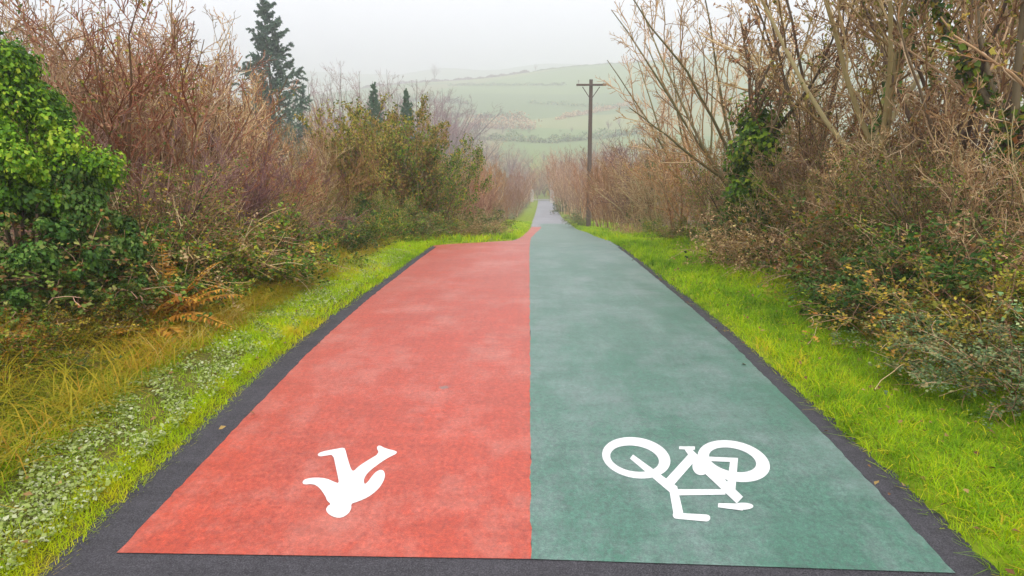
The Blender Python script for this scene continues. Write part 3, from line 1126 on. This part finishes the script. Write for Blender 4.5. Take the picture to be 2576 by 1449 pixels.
# --- left hedge, front row and rows behind it: (kind, x in the picture, distance, top row, width)
GL = 'bare shrubs of the hedge left of the red lane'
LAB = {
    'red1': 'reddish twiggy bare shrub in the tangled hedge left of the red lane',
    'red2': 'upright red brown bare shrub in the tangled hedge left of the red lane',
    'orange1': 'orange brown bare shrub in the tangled hedge left of the red lane',
    'purple1': 'dark purplish bare shrub in the tangled hedge left of the red lane',
    'brown1': 'dark brown bare shrub with a few green leaves in the left hedge',
    'tan1': 'tan shrub with dead brown leaves in the left hedge',
    'tan2': 'tan shrub with a few yellowish leaves in the left hedge',
}
left = [
    ('red1', 60, 6.6, -70, 1.1), ('orange1', 200, 6.9, -30, 1.1), ('red2', 320, 7.6, -20, 1.05), ('red1', 420, 8.4, 20, 1.0), ('red2', 490, 9.2, 60, .85),
    ('brown1', 300, 6.0, 380, 1.1), ('purple1', 400, 6.6, 300, 1.05), ('tan2', 470, 6.9, 400, 1.0), ('purple1', 560, 7.8, 300, 1.0), ('orange1', 620, 8.6, 340, 1.0), ('purple1', 690, 9.6, 370, 1.0), ('brown1', 640, 7.9, 470, 1.0),
    ('red2', 735, 11.0, 320, .95), ('orange1', 790, 11.8, 320, 1.0), ('red1', 830, 13.0, 330, 1.0), ('tan2', 870, 13.6, 330, 1.0), ('tan2', 740, 9.4, 450, 1.0), ('brown1', 840, 11.4, 470, .9),
    ('orange1', 150, 9.5, -40, 1.1), ('red2', 20, 8.6, -60, 1.1), ('tan1', 270, 10.4, 10, 1.05), ('red2', 390, 11.8, 40, 1.0), ('orange1', 500, 13.0, 140, .9), ('tan1', 370, 9.2, 120, 1.0), ('tan1', 110, 7.6, 60, 1.0),
    ('red1', 620, 15.5, 300, .9), ('red2', 745, 18.0, 275, .9), ('red1', 830, 21.0, 270, .9),
]
for kd, px, Y, yt, w in left:
    px_place(kd, px, Y, yt, LAB[kd], GL, w)

# low growth in front of it
GB = 'brambles along the foot of the left hedge'
lowleft = [
    ('bram_dark', 60, 4.7, 560, 1.2), ('bram_dark', 180, 4.9, 560, 1.1), ('bram_dark', -60, 4.6, 620, 1.2), ('bram2', 290, 5.3, 560, 1.0), ('bram_brown', 330, 5.6, 480, 1.0), ('bram1', 400, 5.6, 560, 1.1), ('bram_gold', 300, 5.9, 450, .9),
    ('bram2', 480, 6.1, 540, 1.1), ('bram1', 560, 6.5, 530, 1.1), ('bram2', 640, 7.2, 530, 1.1), ('bram1', 700, 7.9, 510, 1.1), ('bram2', 770, 8.7, 520, 1.1), ('bram_brown', 520, 6.6, 470, 1.0), ('bram_gold', 610, 7.2, 490, .9),
    ('bram_dark', 850, 9.9, 530, 1.1), ('bram2', 900, 10.7, 530, 1.1), ('bram1', 960, 11.9, 535, 1.1), ('bram_dark', 1030, 13.0, 545, 1.1), ('bram2', 1090, 14.2, 535, 1.1), ('bram_dark', 1145, 15.4, 540, 1.1), ('bram2', 1190, 17.5, 550, 1.0), ('bram_brown', 1215, 19.5, 540, 1.0),
]
LB = {'bram1': 'green leafed bramble at the foot of the left hedge', 'bram2': 'dense dull green bramble at the foot of the left hedge',
      'bram_dark': 'dark green bramble at the foot of the left hedge', 'bram_brown': 'brown leafed bramble at the foot of the left hedge', 'bram_gold': 'yellow leafed bramble at the foot of the left hedge'}
for kd, px, Y, yt, w in lowleft:
    px_place(kd, px, Y, yt, LB[kd], GB, w)
for kd, px, Y, h, w in (('bram1', 60, 4.0, .3, 1.4), ('bram_gold', 190, 4.5, .3, 1.3), ('bram1', 300, 4.8, .32, 1.3), ('bram_gold', 420, 5.3, .32, 1.2), ('bram1', 520, 5.9, .36, 1.2), ('bram1', 660, 6.9, .4, 1.1), ('bram_gold', 760, 7.8, .36, 1.0)):
    K[kd].place(at(px, 800, Y)[0], Y, height=h, width=w, rz=px * .7, label=LB[kd].replace('at the foot of the left hedge', 'low among the golden grass on the left'), group='low brambles in the golden grass')
for kd, X, Y, h, w in (('bram2', -2.55, 11.6, .6, 1.2), ('bram_dark', -2.2, 12.8, .6, 1.2), ('bram2', -1.75, 13.9, .55, 1.2), ('bram_brown', -1.45, 14.9, .6, 1.1), ('bram_dark', -1.25, 16.2, .7, 1.1), ('bram_brown', -1.1, 18.0, .7, 1.0), ('bram2', -1.2, 20.5, .8, 1.0)):
    K[kd].place(X, Y, height=h, width=w, rz=X * 7 + Y, label=LB[kd].replace('at the foot of the left hedge', 'at the back corner where the red lane narrows'), group='brambles at the narrowing of the path')
px_place('ivy_bright', 0, 5.0, 105, 'bright green ivy bush at the left edge of the photo', width=.78, rz=.4)
px_place('ivy_bright', 125, 5.4, 240, 'smaller bright green ivy bush just right of the one at the left edge', width=.45, rz=2.4)
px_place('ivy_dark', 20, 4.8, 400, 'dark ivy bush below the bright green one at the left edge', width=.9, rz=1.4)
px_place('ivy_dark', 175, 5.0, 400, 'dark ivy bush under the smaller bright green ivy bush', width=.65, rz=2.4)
for px, Y, yt, lb in ((365, 5.0, 650, 'rust orange bracken clump at the foot of the left hedge, right of the ivy'), (30, 4.1, 800, 'rust orange bracken clump at the left edge of the photo'),
                      (640, 6.6, 680, 'rust orange bracken clump farthest along the left hedge')):
    px_place('bracken', px, Y, yt, lb, 'rust coloured bracken clumps')

# yellow green shrubs and the end of the left hedge
px_place('willow1', 900, 13.0, 255, 'tall yellow green leafy shrub in left hedge, left one of the pair', width=.8)
px_place('willow1', 1000, 14.6, 262, 'yellow green leafy shrub in left hedge, right one of the pair', width=.85)
px_place('willow2', 1065, 15.0, 320, 'olive green leafy shrub near the path corner at the end of the left hedge', width=.9)
px_place('willow2', 1105, 16.5, 350, 'olive leafy shrub at the very end of the denser left hedge', width=.9)
px_place('willow2', 980, 12.6, 480, 'low dark green leafy shrub in front of the yellow green pair', width=1.0)
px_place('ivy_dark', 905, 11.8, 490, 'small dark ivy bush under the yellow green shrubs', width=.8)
GS = 'bare saplings lining the path downhill on the left'
for px, Y, yt in ((1150, 18.5, 420), (1185, 20.5, 430), (1215, 23.5, 440), (1135, 25, 400), (1150, 28, 400), (1160, 31, 405), (1180, 35, 410), (1205, 40, 415), (1225, 46, 420), (1180, 26, 470), (1215, 30, 480), (1245, 36, 480), (1250, 52, 425),
                  (1268, 44, 480), (1275, 60, 430), (1292, 55, 480), (1300, 70, 440), (1312, 82, 448), (1322, 95, 455), (1332, 106, 452), (1338, 116, 445), (1330, 124, 440)):
    px_place('sapling1' if int(px) % 3 else 'sapling2', px, Y, yt - 14, 'bare orange brown sapling lining the path downhill on the left', GS, 1.15)
for px, Y, yt in ((1275, 48, 530), (1300, 64, 517), (1318, 80, 507)):
    px_place('bram_grey', px, Y, yt, 'pale grassy bramble on the left verge of the far path', 'pale brambles on the far left verge', 1.2)

px_place('spruce', 668, 38, 2, 'tall dark spruce standing above the left hedge', width=1.0, rz=.3)
px_place('spruce', 940, 26, 212, 'small dark spruce top above the yellow green shrubs, left one', 'small spruces', .6)
px_place('spruce', 1022, 28, 228, 'small dark spruce top above the yellow green shrubs, right one', 'small spruces', .6)
px_place('willow1', 960, 16.5, 275, 'yellow green leafy shrub behind the pair in the left hedge', width=1.15)
GH = 'bare trees fading into haze beyond the left hedge'
for px, Y, yt, w in ((770, 70, 200, .8), (850, 85, 160, .7), (900, 90, 185, .8), (980, 95, 180, .75), (1075, 110, 230, .9), (1120, 120, 260, .9), (1010, 75, 260, .9), (1150, 140, 300, 1), (800, 60, 250, .9), (720, 64, 240, .9), (1040, 100, 205, 1.0), (1095, 130, 235, 1.1), (960, 110, 215, 1.0), (1140, 160, 270, 1.1), (1060, 150, 255, 1.2), (1180, 170, 310, 1.1), (1080, 90, 280, 1.1), (1125, 105, 300, 1.2), (1160, 120, 320, 1.2), (920, 75, 230, 1.0), (1000, 120, 225, 1.1), (1110, 145, 225, 1.2)):
    px_place('fieldtree', px, Y, yt, 'tall bare tree fading into haze beyond the left hedge', GH, w)

# --- right hedge
K['lean1'] = Kind('bare_tree', tree_builder(71, 5.0, .065, 'bark_pale', 'twig_tan', fork=.2, m1=8, m2=6, m3=3,
                  limbs=[(-.85, .1, .85, 4.2), (-.55, -.1, 1, 4.3), (-.7, .3, 1, 3.9), (-.25, .2, 1, 4.2), (.1, -.2, 1, 4.0), (.4, .1, 1, 3.6), (-.95, -.1, .6, 2.6)]), 4.6, 'tree')
K['ivytree'] = Kind('bare_tree', tree_builder(72, 4.0, .06, 'bark_dark', 'twig_brown', fork=.5, n_limb=6, m1=8, m2=6, m3=3, leaf='dead_leaf', n_leaf=700,
                    ivy=[(-1, .4, 1, .46, 5200, 'ivy_bright'), (0, 0, .25, .36, 1500, 'ivy_bright'), (1, 0, .2, .36, 1300, 'ivy_bright')]), 4.0, 'tree')
K['big1'] = Kind('bare_tree', tree_builder(73, 5.5, .06, 'bark_dark', 'twig_tan', fork=.25, n_limb=9, m1=9, m2=6, m3=4, leaf='dead_leaf', n_leaf=4000), 5.4, 'tree')
K['big2'] = Kind('bare_tree', tree_builder(74, 5.5, .06, 'bark_pale', 'twig_brown', fork=.3, n_limb=8, m1=9, m2=6, m3=4, leaf='willow_leaf', n_leaf=4000,
                 ivy=[(0, .1, .8, .12, 500, 'ivy_dark'), (-1, .1, 1, .14, 400, 'ivy_dark')]), 5.4, 'tree')
K['edge'] = Kind('bare_tree', tree_builder(75, 5.0, .07, 'bark_dark', 'twig_tan', fork=.3, lean=(.12, 0), n_limb=6, m1=8, m2=6, m3=4, leaf='willow_leaf', n_leaf=4000,
                 ivy=[(-1, .1, 1, .18, 700, 'bramble_green'), (0, 0, .8, .2, 900, 'bramble_green'), (2, 0, .7, .16, 600, 'bramble_green')]), 5.0, 'tree')


def px_tree(kind, px, py, Y, height, label, group=None, rz=0.0, width=1.0):
    X = at(px, py, Y)[0]
    return K[kind].place(X, Y, height=height, width=width, rz=rz, label=label, group=group)


px_tree('lean1', 1860, 600, 11.5, 4.7, 'pale limbed bare tree leaning over the path in the right hedge', rz=0.0)
px_tree('lean1', 1760, 560, 16.5, 5.0, 'second pale leaning bare tree behind the first, nearer the pole', rz=.5)
px_tree('ivytree', 1880, 560, 9.4, 3.0, 'small bare tree with a bright green ivy clump in the right hedge', rz=1.0)
px_tree('big1', 2040, 600, 10.0, 5.3, 'dark bare tree reaching out of the frame behind the ivy tree', rz=.7)
px_tree('big2', 2180, 600, 7.6, 4.9, 'tall bare tree with a pale upright trunk in the right hedge', rz=2.0)
px_tree('big1', 2380, 600, 7.2, 5.0, 'dark trunked bare tree between pale trunk and the right edge', rz=3.1)
px_tree('edge', 2520, 600, 6.0, 4.6, 'ivy grown bare tree at the right edge of the photo', rz=.2)
px_tree('big2', 2330, 600, 10.5, 6.0, 'tall bare tree in the back of the right hedge', rz=4.0)
px_tree('big1', 2560, 600, 9.0, 5.8, 'dark bare tree behind the ivy grown one at the right edge', rz=5.0)

GR = 'bare shrubs of the hedge right of the green lane'
LR = {'tan1': 'tan shrub with dead brown leaves in the right hedge', 'tan2': 'tan shrub with a few yellowish leaves in the right hedge',
      'brown1': 'dark brown shrub with green leaves in the right hedge', 'orange1': 'orange brown bare shrub in the tangled hedge right of the green lane',
      'red1': 'reddish bare shrub in the tangled hedge right of the green lane', 'purple1': 'dark purplish bare shrub in the right hedge'}
right = [
    ('tan1', 1880, 9.6, 420, .9), ('tan2', 2010, 8.2, 430, .9), ('tan1', 2120, 7.2, 400, .9), ('tan1', 1640, 20.0, 330, 1.1), ('tan1', 1690, 17.0, 330, 1.1), ('orange1', 1740, 14.5, 320, 1.1), ('tan1', 1800, 12.6, 330, 1.1), ('brown1', 1870, 11.4, 400, 1.1),
    ('orange1', 1960, 10.2, 260, 1.0), ('tan2', 2020, 9.2, 290, 1.1), ('brown1', 2080, 8.2, 380, 1.1), ('tan1', 2130, 8.6, 200, 1.1), ('tan2', 2220, 7.2, 330, 1.1),
    ('brown1', 2330, 6.4, 400, 1.1), ('tan1', 2400, 7.2, 180, 1.1), ('brown1', 2480, 5.8, 360, 1.1), ('tan1', 2560, 5.6, 220, 1.1), ('tan2', 2300, 8.6, 150, 1.1), ('tan1', 2050, 11.5, 200, 1.1),
    ('purple1', 2450, 8.4, 150, 1.1), ('tan1', 2650, 6.6, 100, 1.1), ('brown1', 1960, 12.5, 330, 1.1), ('orange1', 2200, 9.6, 140, 1.1),
]
for kd, px, Y, yt, w in right:
    px_place(kd, px, Y, yt, LR[kd], GR, w)
GRB = 'brambles along the foot of the right hedge'
LRB = {'bram1': 'green leafed bramble at the foot of the right hedge', 'bram2': 'dense dull green bramble at the foot of the right hedge', 'bram_brown': 'brown leafed bramble at the foot of the right hedge',
       'bram_grey': 'low grey green bramble spreading onto the right verge', 'bram_dark': 'dark green bramble at the foot of the right hedge', 'bram_gold': 'yellow leafed bramble in front of the right hedge'}
lowright = [
    ('bram_grey', 2440, 4.5, 800, 1.2), ('bram_grey', 2330, 4.8, 800, 1.2), ('bram1', 2560, 4.3, 820, 1.2), ('bram_gold', 2250, 5.0, 740, 1.1), ('bram_gold', 2340, 4.9, 720, 1.1), ('bram_gold', 2500, 4.5, 760, 1.0), ('bram_gold', 2570, 4.6, 720, 1.1),
    ('bram_dark', 2110, 6.1, 690, 1.0), ('bram_dark', 2200, 5.9, 670, 1.0), ('bram_brown', 2060, 7.0, 560, 1.0), ('bram_brown', 1990, 8.0, 500, 1.0), ('bram_brown', 2150, 6.8, 500, 1.0), ('bram_gold', 1900, 9.0, 570, .9),
    ('bram_brown', 1890, 8.7, 500, 1.0), ('bram_dark', 1925, 8.9, 470, .9), ('bram2', 1830, 10.4, 545, 1.0), ('bram_grey', 1790, 11.2, 560, 1.0), ('bram1', 1730, 12.0, 540, 1.1), ('bram_brown', 1690, 13.6, 540, 1.1), ('bram2', 1640, 16.0, 545, 1.1), ('bram_brown', 1600, 19.0, 545, 1.1),
    ('bram1', 2330, 5.4, 560, 1.1), ('bram_brown', 2480, 5.2, 540, 1.1), ('bram1', 2560, 5.0, 580, 1.1), ('bram_brown', 2250, 5.9, 560, 1.1), ('bram1', 2060, 7.8, 460, .9), ('bram1', 2190, 6.6, 460, 1.0),
]
for kd, X, Y, h, w in (('bram_grey', 2.75, 3.7, .42, 1.5), ('bram_grey', 3.05, 3.45, .5, 1.4), ('bram1', 3.2, 3.95, .62, 1.3), ('bram_gold', 2.85, 4.25, .6, 1.2), ('bram_grey', 2.55, 4.25, .36, 1.4), ('bram_gold', 3.2, 4.5, .75, 1.1),
                      ('bram_gold', 2.7, 4.85, .58, 1.2), ('bram_dark', 3.1, 5.1, .8, 1.2), ('bram_dark', 2.85, 5.5, .55, 1.2), ('bram_dark', 3.0, 6.0, .6, 1.1), ('bram_brown', 3.1, 6.6, .6, 1.0), ('bram1', 3.3, 7.4, .7, 1.0),
                      ('bram_gold', 3.5, 8.4, .6, .9), ('bram2', 3.6, 9.6, .7, 1.0), ('bram_brown', 3.8, 10.9, .8, 1.0), ('bram_brown', 4.0, 12.4, .8, 1.0)):
    K[kd].place(X, Y, height=h, width=w, rz=X * 9 + Y * 5, label=LRB[kd].replace('spreading onto the right verge', 'at the near end of the right hedge').replace('at the foot of the right hedge', 'in the front edge of the right hedge').replace('in front of the right hedge', 'in the front edge of the right hedge'), group='front brambles of the right hedge')
for kd, px, Y, yt, w in lowright:
    px_place(kd, px, Y, yt, LRB[kd], GRB, w)
GS2 = 'bare saplings lining the path downhill on the right'
for px, Y, yt in ((1590, 23, 390), (1560, 26, 400), (1600, 29, 360), (1540, 30, 420), (1520, 34, 400), (1560, 38, 370), (1500, 42, 395), (1530, 47, 360), (1470, 50, 400), (1445, 56, 390), (1490, 60, 370), (1430, 64, 395),
                  (1420, 74, 390), (1460, 78, 370), (1432, 86, 400), (1450, 92, 375), (1425, 98, 425), (1414, 108, 440), (1420, 118, 430)):
    px_place('sapling2' if int(px) % 20 else 'sapling1', px, Y, yt, 'bare pinkish brown sapling lining the path downhill on the right', GS2, 1.15)
px_place('purple1', 1625, 24, 295, 'dark purplish bare shrub behind the pole above the right hedge', width=.8)
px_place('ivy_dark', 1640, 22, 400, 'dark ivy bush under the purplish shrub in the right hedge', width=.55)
px_place('bram_grey', 1452, 50, 520, 'pale bramble beside the far path, left of the pole', width=1.0)
px_place('bram_dark', 1434, 66, 480, 'small dark bush beside the far path, left of the pole', width=.9)
px_place('bram2', 1465, 38, 535, 'low green bush at the foot of the utility pole', width=1.1)

for px, Y, yt in ((1352, 126, 425), (1372, 130, 415), (1392, 128, 420), (1365, 140, 400), (1385, 145, 395)):
    px_place('valleytree', px, Y, yt, 'hazy bare tree closing the view beyond the far end of the path', 'bare trees beyond the path end', 1.2)
# --- valley wood, far hedgerows and trees on the hill
GV = 'bare trees of the wood in the valley'
for i in range(34):
    px = 1130 + i * 15 + rs.uniform(-8, 8)
    Y = rs.uniform(128, 195)
    yt = 385 + rs.uniform(-25, 25) - (18 if px < 1250 or px > 1480 else 0)
    px_place('valleytree' if i % 2 else 'fieldtree', px, Y, yt, 'hazy bare tree in the wood at the bottom of the valley', GV, 1.3)


def hedgerow_builder(seed, length, h, dens):
    def build(r):
        rng = np.random.default_rng(seed)
        n = int(length * dens)
        g = Geo()
        x = rng.uniform(-length / 2, length / 2, n)
        hh = h * (.65 + .35 * np.sin(x * .5 + seed) * np.sin(x * .17 + 2 * seed))
        z = hh * rng.uniform(0, 1, n) ** .8
        C = np.stack([x, rng.normal(size=n) * h * .25, z], 1)
        return C
    return build


def hedgerow(seed, p0, p1, h, mat, label, group, dens=50, size=.55):
    """a hedge of leaf clumps between two ground points, following the ground"""
    rng = np.random.default_rng(seed)
    p0, p1 = np.array(p0), np.array(p1)
    ln = np.linalg.norm(p1 - p0)
    n = int(ln * dens)
    t = rng.random(n)
    xy = p0 + (p1 - p0) * t[:, None] + rng.normal(size=(n, 2)) * h * .22
    s = t * ln
    hh = h * (.7 + .2 * np.sin(s * .35 + seed) + .22 * np.sin(s * .93 + 2 * seed))
    z = terrain(xy[:, 0], xy[:, 1]) + hh * rng.random(n)
    c = (p0 + p1) / 2
    base = np.array([c[0], c[1], float(terrain(c[0], c[1]))])
    g = Geo()
    g.leaves(np.column_stack([xy, z]) - base, rng.normal(size=(n, 3)), size, rng, aspect=.8)
    o = link_mesh('hedgerow', g.mesh('hedgerow', mat))
    o.location = base
    tag(o, label, 'hedgerow', group)


def far_xy(px, Y):
    return (at(px, 300, Y)[0], Y)


GHR = 'hedgerows across the far hill'
hedgerow(1, far_xy(1150, 232), far_xy(1400, 222), 3.0, 'ivy_dark', 'dark hedgerow along the foot of the green hill', GHR)
hedgerow(2, far_xy(1400, 224), far_xy(1620, 240), 3.0, 'ivy_dark', 'hedgerow at the foot of the hill behind the pole', GHR)
hedgerow(3, far_xy(1090, 275), far_xy(1330, 262), 2.6, 'ivy_dark', 'hedgerow crossing the lower field of the hill', GHR)
hedgerow(4, far_xy(900, 425), far_xy(1330, 432), 1.8, 'twig_purple', 'purplish hedgerow along the skyline of the hill', GHR, 40, .8)
hedgerow(5, far_xy(1340, 430), far_xy(1700, 420), .9, 'bramble_grey', 'thin hedgerow along the right skyline of the hill', GHR, 30, .7)
hedgerow(6, far_xy(880, 640), far_xy(1300, 660), 6, 'twig_purple', 'purplish belt of trees beyond the hill', GHR, 30, 1.2)
hedgerow(7, far_xy(1000, 330), far_xy(1180, 300), 2.6, 'ivy_dark', 'hedgerow climbing the left side of the hill', GHR)
hedgerow(8, far_xy(1180, 250), far_xy(1345, 246), 5.5, 'twig_tan', 'brownish copse on the slope just above the hill foot hedgerow', GHR, 60, .7)
hedgerow(9, far_xy(1330, 300), far_xy(1640, 285), 1.8, 'bramble_grey', 'faint hedgerow crossing the hill behind the top of the pole', GHR, 30, .5)
hedgerow(10, far_xy(1130, 380), far_xy(1420, 350), 1.6, 'bramble_grey', 'faint hedgerow slanting across the upper field of the hill', GHR, 30, .5)
hedgerow(11, far_xy(1400, 262), far_xy(1600, 300), 2.2, 'twig_tan', 'brownish hedgerow climbing the hill right of the pole', GHR, 40, .6)
for px, Y, yt in ((1195, 236, 300), (1215, 240, 312), (1262, 238, 308), (1285, 242, 318), (1330, 238, 326), (1440, 240, 318), (1530, 244, 300), (1560, 250, 290), (1165, 300, 262), (1150, 280, 270)):
    px_place('fieldtree', px, Y, yt, 'faint bare tree scattered among the hedgerows of the hill', 'trees scattered on the hill', 1.4)
px_place('fieldtree', 1346, 425, 160, 'lone dark tree on the skyline of the green hill', width=1.1)
px_place('fieldtree', 1090, 420, 160, 'faint bare tree on the left skyline of the hill', 'skyline trees', 1.3)
px_place('fieldtree', 1500, 300, 255, 'faint bare tree in the hill field right of the pole', width=1.3)
px_place('fieldtree', 1230, 245, 322, 'faint bare tree at the foot of the hill field', 'hill foot trees', 1.3)
px_place('fieldtree', 1410, 240, 325, 'faint bare tree at the foot of the hill left of the pole', 'hill foot trees', 1.2)


# ------------------------------------------------------------------ grass
def scatter(n, y0, y1, fx, rng, pw=1.0):
    y = y0 + (y1 - y0) * rng.random(n) ** pw
    x = fx(y, rng.random(n))
    return x, y


def grass_object(name, mat, parts, label, cat, seed):
    rng = np.random.default_rng(seed)
    g = Geo()
    for (n, y0, y1, fx, ln, wd, tilt, droop, lo, hi, pw, thin) in parts:
        x, y = scatter(n, y0, y1, fx, rng, pw)
        if thin:
            q = np.sin(x * 7.3 + np.sin(y * 3.1) * 2) * np.sin(y * 6.1 + np.sin(x * 4.3) * 2) + .5 * np.sin(x * 17 + y * 13)
            keep = q > rng.uniform(-1.2, thin, n)
            x, y = x[keep], y[keep]
        m = len(x)
        B = np.stack([x, y, terrain(x, y) - .01], 1)
        a = rng.uniform(0, 6.283, m)
        t = np.radians(rng.uniform(5, tilt, m))
        D = np.stack([np.cos(a) * np.sin(t), np.sin(a) * np.sin(t), np.cos(t)], 1)
        patch = .5 + .28 * np.sin(x * 2.1 + y * 1.3 + seed) * np.sin(y * .9 - x * 1.7) + .22 * np.sin(x * 7.7 + np.sin(y * 5) * 2) * np.sin(y * 6.1 - x * 3.3) + .16 * np.sin(x * 19 + y * 9) * np.sin(y * 17 - x * 7)
        rn = np.clip(lo + (hi - lo) * (rng.random(m) * .4 + patch * .85 - .14), 0, 1)
        g.blades(B, D, rng.uniform(ln[0], ln[1], m), rng.uniform(wd[0], wd[1], m), rng, 2 if ln[1] < .2 else 3, droop, rn)
    o = link_mesh(name, g.mesh(name, mat))
    tag(o, label, cat, kind='stuff')


LX = lambda a, b: (lambda y, u: x_left(y) - a - (b - a) * u)
RX = lambda a, b: (lambda y, u: x_right(y) + a + (b - a) * u)
grass_object('verge_grass', 'verge_blade', [
    # right verge: thick and lime green
    (46000, 1.6, 6.5, RX(-.025, 1.4), (.04, .10), (.003, .007), 50, .5, 0, .95, 1.3, 0),
    (5000, 1.8, 7, RX(.0, 1.3), (.08, .17), (.004, .008), 50, .9, 0, .5, 1.2, .1),
    (5000, 1.8, 9, RX(.0, 1.2), (.05, .13), (.004, .008), 65, 1.0, .8, 1.05, 1.2, .3),
    (26000, 6.5, 14, RX(-.03, 1.7), (.06, .13), (.006, .012), 50, .5, 0, .9, 1, 0),
    (12000, 14, 45, RX(-.05, 2.0), (.09, .2), (.015, .03), 45, .4, .1, .9, 1, 0),
    # left verge
    (14000, 1.8, 5.5, LX(-.04, .16), (.03, .07), (.003, .006), 60, .5, .4, 1, 1, 0),
    (16000, 1.8, 6.5, LX(.1, .8), (.03, .08), (.003, .006), 55, .5, .2, .9, 1, .5),
    (9000, 2.2, 6.5, LX(.55, 1.0), (.06, .14), (.004, .007), 50, .6, .2, .9, 1, 0),
    (24000, 4.5, 12, LX(-.03, .85), (.05, .11), (.005, .01), 50, .5, .2, 1, 1, 0),
    (9000, 12, 45, LX(-.05, 1.6), (.09, .2), (.015, .03), 45, .4, .15, .95, 1, 0),
], 'short lime green grass on the verges beside the path', 'grass', 5)
grass_object('tall_grass', 'dry_blade', [
    (11000, 2.0, 6.8, LX(.6, 2.0), (.16, .46), (.005, .011), 40, 1.0, .25, 1.1, .9, .9),
    (9000, 2.0, 8.0, LX(.5, 1.7), (.1, .3), (.004, .008), 40, .8, .05, .85, .9, 0),
    (7000, 5.0, 13.0, LX(.6, 1.3), (.12, .34), (.007, .013), 45, .9, 0, 1, 1, .9),
    (1500, 4.5, 10.0, RX(1.2, 2.2), (.15, .35), (.005, .009), 40, .9, .1, .9, 1, 0),
    (900, 13, 24, LX(.8, 1.8), (.2, .4), (.01, .02), 40, .8, .1, .9, 1, 0),
], 'golden and rust coloured long grass before the left hedge', 'long grass', 6)


def leaf_carpet():
    rng = np.random.default_rng(9)
    g = Geo()
    n = 60000
    y = 1.8 + 8.5 * rng.random(n) ** 1.7
    x = x_left(y) - .06 - .75 * rng.random(n)
    q = np.sin(x * 9.3 + np.sin(y * 5.1) * 2) * np.sin(y * 8.1 + np.sin(x * 6.3) * 2) + .5 * np.sin(x * 23 + y * 17)
    k = q > rng.uniform(-.85, .95, n)
    x, y = x[k], y[k]
    C = np.stack([x, y, terrain(x, y) + rng.uniform(.005, .045, len(x))], 1)
    N = rng.normal(size=(len(x), 3)) * .45 + np.array([0, 0, 1.0])
    g.leaves(C, N, rng.choice([.011, .016, .024], len(x)), rng, aspect=.7)
    o = link_mesh('ground_cover', g.mesh('ground_cover', 'frosty_leaf'))
    tag(o, 'pale frosty green low plants on the left verge by the asphalt edge', 'ground cover', kind='stuff')
    g = Geo()
    n = 2400
    y = 2 + 12 * rng.random(n)
    side = rng.random(n) < .5
    off = np.abs(rng.normal(size=n)) * .5
    x = np.where(side, x_left(y) - .9 + off * .9 * rng.choice([-1, 1], n), x_right(y) + .9 + off * rng.choice([-1, 1], n))
    onp = (x > x_left(y) + .25) & (x < x_right(y) - .2)
    x, y = x[~onp], y[~onp]
    C = np.stack([x, y, np.maximum(terrain(x, y), zpath(y)) + rng.uniform(.008, .05, len(x))], 1)
    N = rng.normal(size=(len(x), 3)) * .35 + np.array([0, 0, 1.0])
    g.leaves(C, N, .032, rng, aspect=.7)
    o = link_mesh('fallen_leaves', g.mesh('fallen_leaves', 'litter_leaf'))
    tag(o, 'brown fallen leaves scattered over the verges', 'fallen leaves', kind='stuff')


leaf_carpet()

# ------------------------------------------------------------------ haze
def build_haze():
    bm = bmesh.new()
    bmesh.ops.create_cube(bm, size=1)
    me = bpy.data.meshes.new('haze')
    bm.to_mesh(me)
    bm.free()
    zlo, zhi = -16.0, 92.0
    o = link_mesh('haze', me)
    o.location = (0, 530, (zlo + zhi) / 2)
    o.scale = (2300, 1160, zhi - zlo)
    m, t, out = nt('haze')
    pv = t.nodes.new('ShaderNodeVolumePrincipled')
    pv.inputs['Color'].default_value = (.965, .965, 1.0, 1)
    pv.inputs['Density'].default_value = .0031
    pv.inputs['Anisotropy'].default_value = .55
    t.links.new(pv.outputs[0], out.inputs['Volume'])
    me.materials.append(m)
    tag(o, 'pale winter haze filling the valley', 'haze', kind='stuff')


build_haze()
